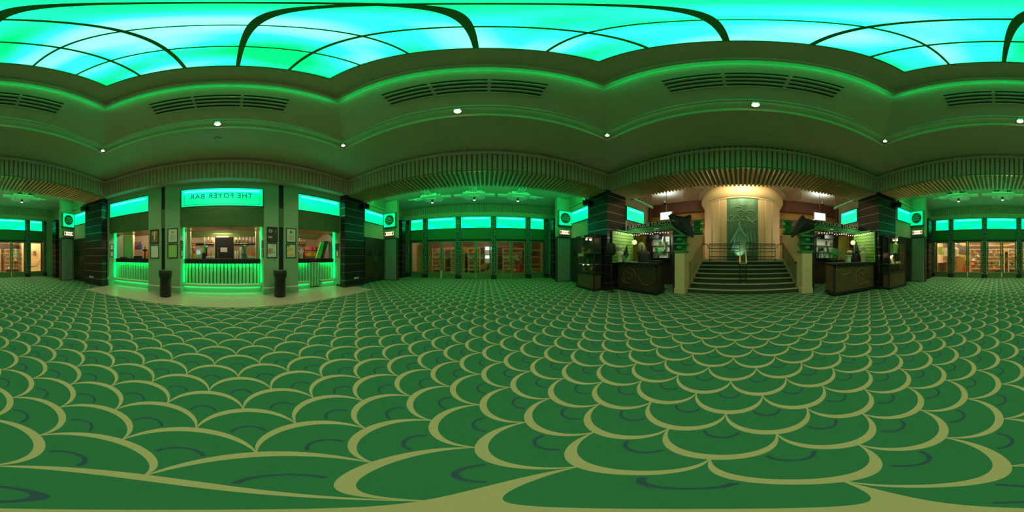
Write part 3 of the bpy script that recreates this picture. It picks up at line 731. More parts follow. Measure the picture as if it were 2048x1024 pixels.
for (x, y, pw) in ((10.9, 3.0, 110), (10.9, .6, 95), (10.9, -1.6, 90), (10.9, -4.0, 100)): lamp('lobby_lamp', 'POINT', (x, y, 2.6), pw, (1, .80, .55), size=.1)

# ------------------------------------------------------------------ the bar
yW = YB
zO = CH+.95
def wallbox(x0, x1, y0, y1, z0, z1, name='wall_bar', m='pillar'): return struct(B(x0, x1, y0, y1, z0, z1).build(name, m))
ZTOP = ZF+.25
# pilaster fronts (with the dark slot between each pair)
P = [(2.73, 2.24), (2.10, 1.57), (-1.105, -1.60), (-1.77, -2.29)]
for (a, b) in P:
    struct(MB().box(b, a, yW-.5, yW, 0, ZF).box(b-.006, a+.006, yW-.5, yW+.012, 0, .20).build('wall_bar_pier', 'pillar'), 'grey green painted pier')
struct(B(2.10, 2.24, yW-.5, yW-.06, 0, ZF).build('wall_bar_slot', 'black')); struct(B(-1.77, -1.60, yW-.5, yW-.06, 0, ZF).build('wall_bar_slot', 'black'))
for x in (2.10, -1.77): struct(B(x, x+.15, yW-.06, yW-.02, CH+.95, CH+1.62).build('trim_slot_panel', 'header'))
struct(B(4.60, 5.0, yW-.5, yW, 0, ZF).build('wall_bar_end', 'pillar')); struct(B(-4.6, -4.12, yW-.5, yW, 0, ZF).build('wall_bar_end', 'pillar'))
bays_ = [(2.73, 4.60, 'left'), (-1.105, 1.57, 'centre'), (-4.12, -2.29, 'right')]
for (a, b, nm) in bays_:
    wallbox(a, b, yW-.3, yW-.02, CH+2.27, ZF, 'wall_bar_head')
    m = MB(); m.box(a, b, yW-.8, yW-.03, zO, CH+1.61)
    for k in range(12): z = zO+.03+k*.052; m.box(a, b, yW-.03, yW-.02, z, z+.030)
    struct(m.build('wall_bar_shutter', 'header'), f'ribbed shutter box over the {nm} bar opening')
    struct(B(a, b, yW-.80, yW-.10, zO-.004, zO-.001).build('trim_shutter_soffit', 'brass'))
panel('plain green backlit panel over the left bar opening', 2.76, 4.56, yW-.10, yW-.035, CH+1.64, CH+2.24, (0, 1))
panel('plain green backlit panel over the right bar opening', -4.10, -2.32, yW-.10, yW-.035, CH+1.64, CH+2.24, (0, 1))
sg = panel('long green backlit sign with THE FOYER BAR in thin dark letters', -1.07, 1.53, yW-.10, yW-.035, CH+1.64, CH+2.26, (0, 1), 'e_sign')
text_mb('THE FOYER BAR', (.25, yW-.030, CH+1.975), (1,0,0), (0,0,1), .245, .006, 1.15).build('lettering', 'ink', sg)
m = MB(); f0, f1 = yW-.034, yW-.029
for (a, b, c, d) in ((-1.0,1.46,CH+1.69,CH+1.70),(-1.0,1.46,CH+2.20,CH+2.21),(-.985,-.975,CH+1.67,CH+2.23),(1.435,1.445,CH+1.67,CH+2.23),(-.93,-.92,CH+1.66,CH+1.72),(1.38,1.39,CH+1.66,CH+1.72),(-.93,-.92,CH+2.18,CH+2.24),(1.38,1.39,CH+2.18,CH+2.24)): m.box(a, b, f0, f1, c, d)
m.build('border', 'ink', sg)

def counter(x0, x1, nm, gap=None):
    t = thing('bar_counter', f'{nm} bar counter with black top and green lit corrugated front', 'bar counter', ((x0+x1)/2, -5.6, 0))
    spans = [(x0, x1)] if not gap else [(x0, gap[0]), (gap[1], x1)]
    B(x0+.01, x1-.01, -5.95, -5.62, .03, 1.0).build('carcass', 'blackm', t)
    MB().flutes((x0+.02, -5.61, .05), (1,0,0), x1-x0-.04, (0,0,1), .95, (0,1,0), .125, .05, 8, .09, -.5).build('corrugated_front', 'corr_green', t, True)
    for (a, b) in spans:
        MB().box(a+.005, b-.005, -6.90, -5.44, 1.08, 1.15).box(a+.005, b-.005, -5.46, -5.44, .99, 1.08).build('top', 'black', t)
        MB().box(a+.01, b-.01, -5.60, -5.36, .265, .29).box(a+.01, b-.01, -5.38, -5.36, .215, .265).build('ledge', 'ledge', t)
        B(a+.02, b-.02, -5.60, -5.42, .006, .22).build('kick_board', 'pillar', t)
        B(a+.06, b-.06, -5.485, -5.465, 1.05, 1.07).build('led_strip', 'e_ledh', t)
        lb = lamp('counter_lamp', 'AREA', ((a+b)/2, -5.50, 1.04), 4.2*(b-a), (0, 1.0, .26), None, .1, ((a+b)/2, -5.56, .5)); lb.data.shape = 'RECTANGLE'; lb.data.size = b-a-.1; lb.data.size_y = .03; lb.rotation_euler = (math.radians(-8), 0, 0)
        B(a+.06, b-.06, -5.40, -5.385, .235, .25).build('led_strip', 'e_ledh', t)
        lb = lamp('ledge_lamp', 'AREA', ((a+b)/2, -5.395, .232), 1.7*(b-a), (0, 1.0, .26), None, .1, ((a+b)/2, -5.35, 0)); lb.data.shape = 'RECTANGLE'; lb.data.size = b-a-.1; lb.data.size_y = .015; lb.rotation_euler = (0, 0, 0)
    return t
M['corr_green'] = mat('corrugated_counter_front', (.24, .58, .30), .4, metal=.1)
counter(2.73, 4.60, 'left')
counter(-1.105, 1.57, 'centre')
rc = counter(-4.12, -2.29, 'right', (-3.42, -2.95))
for (x, w_) in ((4.575, 'at the outer side of the left bar opening'), (1.545, 'at the left side of the centre bar opening'), (-1.08, 'at the right side of the centre bar opening'), (-4.095, 'at the outer side of the right bar opening')):
    wide = .03 if abs(x) > 3 else .012
    solo(B(x-wide, x+wide, -5.50, -5.44, .34, zO), 'led_strip', 'e_post', f'bright green upright strip light {w_}', 'strip light')
for (a, b) in ((1.567, 1.60), (-1.14, -1.102), (4.597, 4.63), (-4.15, -4.117)):
    struct(B(a, b, -5.9, yW-.003, 0, zO).build('wall_bar_reveal', 'pillar'))
for (a, b) in ((2.65, 2.73), (-2.29, -2.2)): struct(B(a, b, -5.9, -5.5, 0, zO).build('wall_bar_reveal', 'pillar'))
for (a, b) in ((1.46, 1.565), (-1.10, -1.01), (4.05, 4.595)): struct(B(a, b, -6.2, -6.05, 1.15, zO).build('wall_bar_return', 'beige'))
# baseboard line
for (a, b) in P: struct(B(b-.01, a+.01, yW, yW+.018, .20, .235).build('baseboard_bar', 'white'))

# room behind the bar
struct(B(-4.7, 5.0, -8.0, -7.9, 0, 2.6).build('wall_bar_back', 'warmwall')); struct(B(-4.7, 5.0, -8.0, -5.87, 2.36, 2.42).build('ceiling_bar', 'plaster'))
struct(B(5.0, 5.1, -8.0, -5.5, 0, 2.6).build('wall_bar_side', 'warmwall')); struct(B(-4.8, -4.7, -8.0, -5.5, 0, 2.6).build('wall_bar_side', 'warmwall'))
m = MB(); m.prism([(-4.7,-7.9,2.16), (-4.7,-7.9,2.36), (-4.7,-7.2,2.36)], (9.7,0,0)); struct(m.build('ceiling_bar_slope', 'slope'))
def bx(px, y): return px_x(px+0, y) if False else y*math.tan((px-AX)/2048*2*PI)
c = thing('black_cabinet', 'tall black cabinet with a paper notice standing behind the centre bar counter', 'cabinet', (bx(449,-7.1), -7.1, 0))
xa, xb = sorted((bx(430,-7.1), bx(467.5,-7.1)))
B(xa, xb, -7.6, -7.1, 0, 2.08).build('carcass', 'black', c)
B(xa+.05, xb-.05, -7.1, -7.07, .1, 2.0).build('door_panel', 'blackm', c)
B(bx(454.5,-7.06), bx(441,-7.06), -7.07, -7.062, 1.42, 1.62).build('notice', 'paper', c)
MB().cyl((bx(435.5,-7.05),-7.03,1.15), (bx(435.5,-7.05),-7.03,1.44), .010).build('handle', 'steel', c, True)
MB().cyl((bx(435.5,-7.05),-7.07,1.58), (bx(435.5,-7.05),-7.03,1.58), .03).build('lock', 'steel', c, True)
solo(B(bx(457,-7.8), bx(433,-7.8), -7.86, -7.80, 2.16, 2.20), 'tube_lamp', 'e_warm', 'glowing warm tube lamp on the wall above the black cabinet', 'lamp')
lamp('bar_fill', 'AREA', (.3, -7.4, 2.3), 36, (1, .78, .5), size=.8, target=(.3,-8,1.2))
lamp('bar_fill', 'POINT', (1.0, -6.05, 2.30), 20, (1, .80, .55), size=.03); lamp('bar_fill', 'POINT', (-.7, -6.05, 2.30), 20, (1, .78, .5), size=.03)  # unseen fill lamps added to light the goods from the front, behind the header
lamp('bar_fill', 'POINT', (3.6, -6.1, 2.30), 24, (1, .78, .55), size=.03); lamp('bar_fill', 'POINT', (-2.9, -6.05, 2.30), 24, (1, .78, .55), size=.03)  # same added fill for the two side openings
for (a, b, w_) in ((bx(428,-7.75), bx(391,-7.75), 'left of the black cabinet'), (bx(513,-7.75), bx(469,-7.75), 'right of the black cabinet')):
    a, b = sorted((a, b))
    s = thing('shelf', f'dark wall shelf for upturned bottles {w_}', 'shelf', ((a+b)/2, -7.8, 1.80))
    B(a, b, -7.9, -7.68, 1.83, 1.86).build('board', 'steel', s); B(a, b, -7.9, -7.86, 1.78, 1.90).build('back_rail', 'dwood', s)
# upturned bottles on optics
def optic(x, y, z, m_, label):
    t = thing('optic_bottle', label, 'bottle', (x, y, z), 'upturned bottles over the back bar')
    MB().lathe(x, y, [(.012, z+.02), (.014, z+.09), (.042, z+.16), (.044, z+.36), (.03, z+.37)], 12).build('bottle_glass', m_, t, True)
    MB().lathe(x, y, [(.006, z-.07), (.014, z-.05), (.02, z), (.022, z+.03)], 10).build('optic', 'steel', t, True)
    MB().lathe(x, y, [(.0455, z+.21), (.0455, z+.31)], 12).build('label_band', 'paper', t, True)
for px, mm, nn in ((409,'clearb','leftmost, clear'), (416.5,'amber','second, amber'), (423.5,'amber','third, amber, next to the cabinet')):
    optic(bx(px,-7.72), -7.72, 1.80, mm, f'upturned spirit bottle left of the black cabinet, {nn}')
for i, (px, mm) in enumerate(((473,'bottle'),(480,'bottle'),(487,'amber'),(494,'pink'),(500.5,'clearb'),(507.5,'white'),(513,'white'))):
    optic(bx(px,-7.72), -7.72, 1.80, mm, 'upturned spirit bottle on the shelf right of the black cabinet, '+['green, nearest the cabinet','green, second from the cabinet','amber, third from the cabinet','pink, fourth from the cabinet','clear, fifth from the cabinet','white, second from the right','white, rightmost'][i])
# lower back counter
struct(B(-4.7, 5.0, -7.9, -7.45, 0, 1.02).build('back_bar_worktop', 'dwood'))
def bottle(x, y, z, m_, label, h=.28, grp='bottles on the back bar'):
    t = thing('bottle', label, 'bottle', (x, y, z), grp)
    MB().lathe(x, y, [(.035, z), (.036, z+h*.55), (.013, z+h*.75), (.013, z+h)], 12).build('glass_body', m_, t, True)
    MB().lathe(x, y, [(.0375, z+h*.12), (.0375, z+h*.42)], 12).build('label_band', 'paper', t, True)
zc = 1.15
# things on and behind the centre counter
cols = ['yellow', 'orange', 'red', 'pink', 'white', 'orange']
r = thing('snack_rack', 'colourful crisp packet rack at the left end of the centre bar counter', 'rack', (bx(385,-6.3), -6.3, zc))
xa, xb = sorted((bx(379.5,-6.3), bx(390,-6.3))); B(xa, xb, -6.45, -6.40, zc, zc+.62).build('frame', 'dwood', r)
for k in range(6):
    for q in range(2):
        z = zc+.10*k+.005; x = xa+(xb-xa)*(q+.5)/2
        B(x-.045, x+.045, -6.40, -6.35, z, z+.085).build('packet', cols[(k+q*2) % 6] if k > 1 else 'yellow', r, bevel=.01)
t = thing('till', 'cream till with a pale blue screen behind the centre bar counter', 'till', (bx(398,-6.2), -6.2, zc))
xc = bx(397.5,-6.2)
B(xc-.15, xc+.15, -6.26, -6.20, zc+.07, zc+.36).build('monitor', 'beige', t, bevel=.015); B(xc-.07, xc+.08, -6.20, -6.195, zc+.16, zc+.32).build('screen', 'e_screen', t)
B(xc-.13, xc+.13, -6.38, -6.16, zc, zc+.07).build('base', 'beige', t)
t = thing('coffee_machine', 'small black machine with a shiny cap beside the till on the centre bar', 'machine', (bx(410,-6.2), -6.2, zc))
xc = bx(408,-6.2); B(xc-.07, xc+.07, -6.3, -6.12, zc, zc+.22).build('body', 'blackm', t, bevel=.02)
MB().cyl((xc-.10,-6.15,zc+.1), (xc-.10,-6.15,zc+.42), .03).build('column_tap', 'black', t, True); MB().ball((xc-.12,-6.13,zc+.44), .045).build('cap', 'white', t, True)
solo(MB().lathe(bx(409,-6.6), -6.6, [(.03,1.15),(.04,1.2),(.05,1.7),(.02,1.78)], 12), 'green_bottle_display', 'bottle', 'tall green bottle standing behind the till on the centre bar', 'bottle', smooth=True)
for i, (px, mm, h) in enumerate(((416,'red',.26),(419,'pink',.22),(422,'jade',.28),(425,'kslat',.30),(427.5,'kslat',.28))):
    bottle(bx(px,-6.6), -6.6, zc, mm, ['red','pink','dark green','light green','lime'][i]+' bottle in the row left of the black cabinet', h, 'bottles left of the cabinet')
for i, px in enumerate((470.5, 476, 479)):
    solo(MB().lathe(bx(px,-6.5), -6.5, [(.03,zc),(.035,zc+.15),(.036,zc+.30),(.028,zc+.31)], 12), 'glass_stack', 'white' if i < 2 else 'orange', ['stack of pale glasses nearest the black cabinet on its right','second stack of pale glasses right of the black cabinet','stack of orange cups right of the black cabinet'][i], 'glasses', smooth=True)
solo(MB().lathe(bx(482,-6.4), -6.4, [(.05,zc),(.055,zc+.42),(.03,zc+.44)], 14), 'cup_tower', 'white', 'tall pale pink tower of paper cups right of the black cabinet', 'cups', smooth=True)
t = thing('beer_tap', 'tall dark green beer tap right of the black cabinet on the centre bar', 'beer tap', (bx(489,-6.3), -6.3, zc))
MB().lathe(bx(489,-6.3), -6.3, [(.07,zc),(.045,zc+.05),(.045,zc+.34),(.08,zc+.42),(.08,zc+.5),(.03,zc+.54)], 14).build('tower', 'jade', t, True)
MB().tube([(bx(489,-6.3),-6.24,zc+.40),(bx(489,-6.3),-6.14,zc+.40),(bx(489,-6.3),-6.12,zc+.34)], .014).build('spout', 'steel', t, True)
t = thing('ice_bucket', 'wide polished steel ice bucket on the centre bar counter', 'bucket', (bx(488,-5.85), -5.85, zc))
MB().lathe(bx(488,-5.85), -5.85, [(.07,zc),(.09,zc+.17),(.10,zc+.18),(.085,zc+.16),(.065,zc+.02)], 20).build('bowl', 'steel', t, True)
solo(MB().lathe(bx(493.5,-5.85), -5.85, [(.05,zc),(.06,zc+.15),(.05,zc+.14)], 16), 'steel_tumbler', 'steel', 'small steel tumbler beside the wide ice bucket', 'tumbler', smooth=True)
for i, (px, mm, h) in enumerate(((497.5,'pink',.22),(501,'orange',.26),(504.5,'red',.24),(508,'red',.18),(511,'pink',.2))):
    bottle(bx(px,-6.35), -6.35, zc, mm, ['pink bottle beside the steel tumbler','tall orange bottle right of the steel tumbler','tall red bottle between the orange one and the right end','short red bottle near the right end of the centre bar','pink bottle at the right end of the centre bar'][i], h)
for i in range(6):
    x = bx(499+2.6*i,-7.6); solo(MB().cyl((x,-7.6,1.02), (x,-7.6,1.76), .016, n=8), 'glass_tube', 'brass', f'thin brass coloured upright rod under the right bottle shelf, {["first","second","third","fourth","fifth","last"][i]} from the left', 'rod', 'brass coloured rods under the shelf')
# things behind the left counter
for i, (px0, px1, z0, z1, mm, nn) in enumerate(((253,262,1.17,1.36,'white','pile of white boxes'),(262.5,266,1.2,1.75,'orange','narrow orange and white box'),(267,274,1.62,1.80,'red','red hanging packets'),
        (275,283,1.62,1.86,'blue','blue hanging packets'),(267,281,1.25,1.58,'beige','cream and brown patterned card'),(283,287,1.2,1.6,'beige','pale narrow box'),(292.5,297,1.2,1.6,'orange','orange upright can'),(268,274,1.86,2.0,'grey','pale poster'),(275.5,282,1.86,2.0,'grey','second pale poster'))):
    a, b = sorted((bx(px0,-7.2), bx(px1,-7.2))); y0 = -7.16
    g = solo(B(a, b, -7.25, y0-.01*i, z0, z1), 'bar_item', mm, f'{nn} behind the left bar counter', 'packet', bevel=.008); g.name = ['box_pile','snack_box','snack_packets','snack_packets','menu_card','snack_box','drink_can','poster','poster'][i]
struct(B(2.6, 5.0, -7.35, -7.25, 0, 2.3).build('wall_bar_partition', 'warmwall'))
solo(B(bx(250,-5.9), bx(242,-5.9), -6.0, -5.85, zc, zc+.06), 'card_reader', 'blackm', 'small black card reader at the left end of the left bar counter', 'card reader', bevel=.01)
solo(B(bx(282,-5.9), bx(270,-5.9), -6.0, -5.80, zc, zc+.10), 'till_keyboard', 'blackm', 'black low till keyboard in the middle of the left bar counter', 'keyboard', bevel=.01)
t = thing('beer_tap', 'dark beer tap on the left bar counter beside the inner pier', 'beer tap', (bx(290,-6.0), -6.0, zc))
MB().lathe(bx(290,-6.0), -6.0, [(.05,zc),(.03,zc+.04),(.03,zc+.30),(.10,zc+.33),(.10,zc+.37),(.02,zc+.40),(.02,zc+.5)], 12).build('tower', 'blackm', t, True)
# things behind the right counter
r = thing('snack_rack', 'two tier rack of pink and yellow snack bags behind the right bar counter', 'rack', (bx(623,-6.7), -6.7, 1.15))
xa, xb = sorted((bx(611,-6.7), bx(635,-6.7)))
for z in (1.22, 1.52): B(xa, xb, -6.85, -6.65, z-.02, z).build('tier', 'dwood', r)
for x in (xa, xb-.02): B(x, x+.02, -6.85, -6.83, 1.15, 1.70).build('upright', 'dwood', r)
for k in range(6):
    x = xb-.05-(xb-xa-.1)*k/5
    B(x-.05, x+.05, -6.78, -6.70, 1.22, 1.40).build('bag', ['orange','yellow','yellow','orange','yellow','yellow'][k], r, bevel=.015)
    B(x-.05, x+.05, -6.78, -6.70, 1.52, 1.70).build('bag', ['orange','pink','pink','red','orange','red'][k], r, bevel=.015)
for i, px in enumerate((599, 604, 609)):
    optic(bx(px,-7.72), -7.72, 1.80, 'amber', f'upturned amber bottle behind the right bar counter, {["leftmost","middle","rightmost"][i]}')
    bottle(bx(px-1,-7.4), -7.4, 1.45, ['dwood','white','amber'][i], f'bottle on the shelf behind the right bar counter, {["dark, leftmost","white, middle","amber, rightmost"][i]}', .2)
solo(B(*sorted((bx(595,-7.72), bx(612,-7.72))), -7.9, -7.68, 1.83, 1.86), 'shelf', 'dwood', 'upper shelf with upturned amber bottles behind the right bar counter', 'shelf')
solo(B(*sorted((bx(595,-7.3), bx(617,-7.3))), -7.9, -7.3, 1.40, 1.44), 'shelf', 'dwood', 'dark shelf with three bottles behind the right bar counter', 'shelf')
for i, (px, mm, h) in enumerate(((597,'yellow',.2),(601,'white',.28),(604,'white',.28),(608.5,'red',.18))):
    solo(MB().lathe(bx(px,-6.2), -6.2, [(.05,1.15),(.055,1.12+h),(.04,1.13+h)], 12), 'cup_stack', mm, ['stack of yellow cups','stack of white cups','second stack of white cups','stack of red cups'][i]+' behind the right bar counter near the inner pier', 'cups', smooth=True)
# raised counter flap
t = thing('counter_flap', 'raised bar counter flap leaning open, lime green face and black edge', 'flap', (bx(645,-5.75), -5.75, 1.15))
Pq = lambda px, py, y: Vector((bx(px,y), y, pz(py, y/math.cos((px-458)/2048*2*PI)*-1)))
a = [Pq(631.5,517.9,-5.75), Pq(641,517.9,-5.75), Pq(650,484,-5.75), Pq(642,484,-5.75)]
MB().prism(a, (0,-.06,0)).build('face', 'lime', t)
b = [Pq(641,517.9,-5.74), Pq(646.5,517.9,-5.74), Pq(657.5,482,-5.74), Pq(650,482,-5.74)]
MB().prism(b, (0,-.16,0)).build('edge', 'blackm', t)
MB().bar(Pq(632,515,-5.73), Pq(642,484.5,-5.73), .012, .012).build('led_strip', 'e_ledh', t)
# posters in black frames
def frame(x0, x1, y, z0, z1, m_, label, out=(0,1), extra=None):
    t = thing('framed_poster', label, 'poster', ((x0+x1)/2, y, z0)) if out[1] else thing('framed_poster', label, 'poster', (x0, y, z0))
    f = .022
    if out[1]:
        x0, x1 = sorted((x0, x1))
        m = MB(); m.box(x0, x1, y, y+.02, z0, z0+f); m.box(x0, x1, y, y+.02, z1-f, z1); m.box(x0, x0+f, y, y+.02, z0+f, z1-f); m.box(x1-f, x1, y, y+.02, z0+f, z1-f); m.build('frame', 'blackm', t)
        pr = B(x0+f, x1-f, y, y+.008, z0+f, z1-f).build('print', m_, t)
        if extra:
            for (nm, u0, u1, v0, v1, mm) in extra:          # u measured from the picture's left
                B(x1-f-(x1-x0-2*f)*u0, x1-f-(x1-x0-2*f)*u1, y+.008, y+.011, z0+f+(z1-z0-2*f)*v0, z0+f+(z1-z0-2*f)*v1).build(nm, mm, pr)
    else:
        s = out[0]; xx = x0; ya, yb = x1
        m = MB(); d0, d1 = sorted((xx, xx+s*.02))
        m.box(d0, d1, ya, yb, z0, z0+f); m.box(d0, d1, ya, yb, z1-f, z1); m.box(d0, d1, ya, ya+f, z0+f, z1-f); m.box(d0, d1, yb-f, yb, z0+f, z1-f); m.build('frame', 'blackm', t)
        d0, d1 = sorted((xx, xx+s*.008)); B(d0, d1, ya+f, yb-f, z0+f, z1-f).build('print', m_, t)
    return t
M['pale_print'] = mat('pale_print', (.62, .68, .56), .6)
up0, up1, lo0, lo1 = 1.495, 1.76, 1.215, 1.47
def zr(py, px): return pz(py, 5.05/math.cos((px-458)/2048*2*PI))
def fr(px0, px1, py0, py1, m_, label, extra=None):
    pm = (px0+px1)/2
    return frame(bx(px0, yW), bx(px1, yW), yW, zr(py1, pm), zr(py0, pm), m_, label, (0,1), extra)
lines = lambda n, a, b, mm='grey': [('text_line', .2, .8, a+(b-a)*i/n, a+(b-a)*i/n+.02, mm) for i in range(n)]
fr(300.5, 318, 459, 487, 'brown_paper', 'framed brown poster, upper frame on the outer pier left of the left waste bin', [('motif', .2,.35,.6,.85,'kslat'),('motif', .42,.6,.25,.9,'pale_print'),('motif', .66,.82,.6,.9,'orange'),('text_line', .2,.8,.14,.17,'beige')])
fr(301, 318, 489.5, 516.5, 'paper', 'framed blank white sheet, lower frame on the outer pier left of the left waste bin')
fr(335.5, 355.5, 456.5, 485.5, 'pale_print', 'framed pale notice with a small ring emblem, upper right of the left waste bin', lines(6,.2,.6)+[('emblem', .42,.6,.68,.82,'grey')])
fr(335.5, 355.5, 488, 516, 'green_paper', 'framed lime green notice, lower frame on the inner pier right of the left waste bin', lines(6,.35,.9,'pale_print')+[('motif', .48,.52,.05,.25,'pale_print')])
fr(533.5, 555, 454, 484, 'dark_print', 'framed dark poster with a white swirl, upper frame left of the right waste bin', [('text_line', .1,.5,.28,.34,'white'),('text_line',.85,.88,.65,.85,'white')])
fr(533.5, 554, 486, 515.5, 'pale_print', 'framed pale poster with a faded red picture, lower frame left of the right waste bin', [('picture', .05,.6,.25,.65,'pink_faded'),('text_line',.4,.75,.85,.89,'grey'),('motif',.72,.84,.3,.4,'jade')])
fr(572, 592, 456.5, 485, 'pale_print', 'framed pale notice with a dark round emblem, upper frame right of the right waste bin', lines(6,.15,.55)+[('emblem', .35,.62,.65,.85,'jade')])
fr(572, 591.5, 487.5, 515.5, 'pale_print', 'framed pale poster with yellow and green pictures, lower frame right of the right waste bin', [('picture',.2,.75,.5,.75,'yellow'),('picture',.1,.8,.1,.25,'yellow'),('motif',.05,.35,.82,.97,'jade'),('motif',.1,.2,.4,.5,'jade')])
m = MB(); pc = Vector((bx(540.5,yW), yW+.012, zr(461.5,540)))
m.tube([pc+Vector((-.055*math.cos(t)*(.6+.4*t/6.3)-0, 0, .055*math.sin(t)*(.6+.4*t/6.3))) for t in [i*.45 for i in range(16)]], .012, 6)
sw = [o for o in bpy.data.objects if o.get('label', '').startswith('framed dark poster with a white swirl')][0]
m.build('swirl', 'white', sw, True)
for (x, s, ya, yb, l1, l2) in ((4.60,-1,-5.36,-5.13,'pale_print','pale_print'), (-4.12,1,-5.36,-5.13,'dark_print','pale_print'), (1.57,-1,-5.38,-5.12,'brown_paper','pale_print'), (-1.105,1,-5.38,-5.12,'brown_paper','mustard')):
    nm = {4.60:'outer side of the left bar opening', -4.12:'outer side of the right bar opening', 1.57:'left side of the centre bar opening', -1.105:'right side of the centre bar opening'}[x]
    frame(x+s*.004, (ya, yb), (ya+yb)/2, 1.50, 1.76, l1, f'narrow looking framed poster, upper one on the {nm}', (s,0)).location.y
    frame(x+s*.004, (ya, yb), (ya+yb)/2, 1.21, 1.47, l2, f'narrow looking framed poster, lower one on the {nm}', (s,0))
for (px, w_) in ((341.5,'below the lime green notice'), (548.5,'below the faded red poster')):
    x = bx(px, yW); z = zr(520, px)
    t = thing('wall_hook', f'small shiny wall bracket {w_}', 'bracket', (x, yW, z)); MB().ball((x, yW+.025, z), .022).build('knob', 'steel', t, True); MB().tube([(x, yW, z+.03),(x,yW+.03,z+.02),(x,yW+.03,z-.03)], .008).build('wire', 'steel', t, True)
# waste bins
def bin_(px, r_, label):
    az = (px-AX)/2048*2*PI; x, y = 4.93*math.sin(az), 4.93*math.cos(az)
    t = thing('waste_bin', label, 'waste bin', (x, y, .006))
    MB().lathe(x, y, [(.165, .006), (.175, .03), (.175, .70), (.165, .70), (.16, .05)], 28).build('body', 'black', t, True)
    MB().lathe(x, y, [(.19, .68), (.205, .70), (.205, .78), (.175, .83), (.16, .83), (.15, .75)], 28).build('lid', 'blackm', t, True); ld = t.children[-1]
    MB().lathe(x, y, [(.150, .822), (.178, .826), (.176, .838), (.150, .838)], 28).build('rim', 'steel', ld, True)
    m = MB(); n = 28; vs = []
    for k in range(n): a = 2*PI*k/n; rr = .20+.008*math.sin(5*a); vs += [(x+rr*math.cos(a), y+rr*math.sin(a), .70), (x+(rr-.012)*math.cos(a), y+(rr-.012)*math.sin(a), .60+.03*math.sin(3*a+1))]
    m.add(vs, [(2*k, 2*k+1, (2*k+3) % (2*n), (2*k+2) % (2*n)) for k in range(n)]); m.build('bag_liner', 'blackm', t, True)
bin_(331, 0, 'round black waste bin standing before the dark slot left of the centre bar')
bin_(560, 0, 'round black waste bin standing before the dark slot right of the centre bar')
# sockets and detectors
for (x, y, z, w_) in ((5.30, -4.712, .34, 'on the black column left of the bar'), (-4.75, -4.792, .34, 'on the black column right of the bar')):
    t = thing('socket', f'double wall socket low {w_}', 'socket', (x, y, z)); B(x-.14, x+.14, y, y+.012, z-.04, z+.04).build('plate', 'grey', t)
    for dx in (-.07, .07): B(x+dx-.035, x+dx+.035, y+.012, y+.02, z-.025, z+.025).build('switch', 'white', t)
for (x, w_) in ((4.64, 'left'), (-4.16, 'right')): solo(B(x-.03, x+.03, yW, yW+.03, .27, .37), 'junction_box', 'white', f'small white box low on the wall at the {w_} end of the bar', 'box', bevel=.005)
for (px, py, w_) in ((435,276,'over the bar'), (930,296,'facing the entrance wall in mid photo'), (2005,310,"at the photo's right edge")):
    az = (px-AX)/2048*2*PI; rr = 3.28/math.tan((512-py)/1024*PI); x, y = rr*math.sin(az), rr*math.cos(az)
    t = thing('smoke_detector', f'small round smoke detector on the flat ceiling {w_}', 'smoke detector', (x, y, ZS))
    MB().lathe(x, y, [(.06, ZS), (.06, ZS-.02), (.045, ZS-.045), (.01, ZS-.05)], 16).build('cap', 'plaster', t, True); MB().lathe(x, y, [(.075, ZS), (.075, ZS-.008)], 16).build('base_ring', 'jade', t, True)

# ------------------------------------------------------------------ staircase
sc_x0, sc_x1 = -1.76, 1.92; XC = .08
RISE = .145; RUN = .33; Y0 = 5.22
st = thing('staircase', 'wide flight of seven carpeted steps with pale nosings up to the green relief', 'staircase', (XC, Y0, 0)); st['kind'] = 'structure'
for k in range(7):
    a, b = (sc_x0-.12, sc_x1+.12) if k == 0 else (sc_x0, sc_x1)
    y0 = Y0+RUN*k-(.0 if k else .0); z1 = RISE*(k+1); y1 = Y0+RUN*7 if k < 6 else Y0+RUN*7
    # slightly bowed front edge
    n = 10; poly = []
    for i in range(n+1):
        u = i/n; poly.append((a+(b-a)*u, y0-.05*(1-(2*u-1)**2)+.03, RISE*k if k else .0))
    poly += [(b, y0+RUN+.25, poly[0][2]), (a, y0+RUN+.25, poly[0][2])]
    MB().prism(poly, (0, 0, RISE-.03)).build('step', 'carpet_dark', st)
    ns = MB(); fr_ = [(p[0], p[1], z1-.03) for p in poly[:n+1]]; top = [(p[0], p[1]+.055, z1-.03) for p in poly[:n+1]][::-1]
    ns.prism(fr_+top, (0, 0, .032)); ns.build('nosing', 'nosing', st)
    tr = MB(); tr.prism([(p[0], p[1]+.055, z1-.03) for p in poly[:n+1]]+[(b, y0+RUN+.3, z1-.03), (a, y0+RUN+.3, z1-.03)], (0,0,.03)); tr.build('tread', 'carpet_dark', st)
ZL = RISE*7
struct(B(-8, 8.4, 7.45, 14, ZL-.1, ZL).build('floor_upper', 'carpet_dark'))
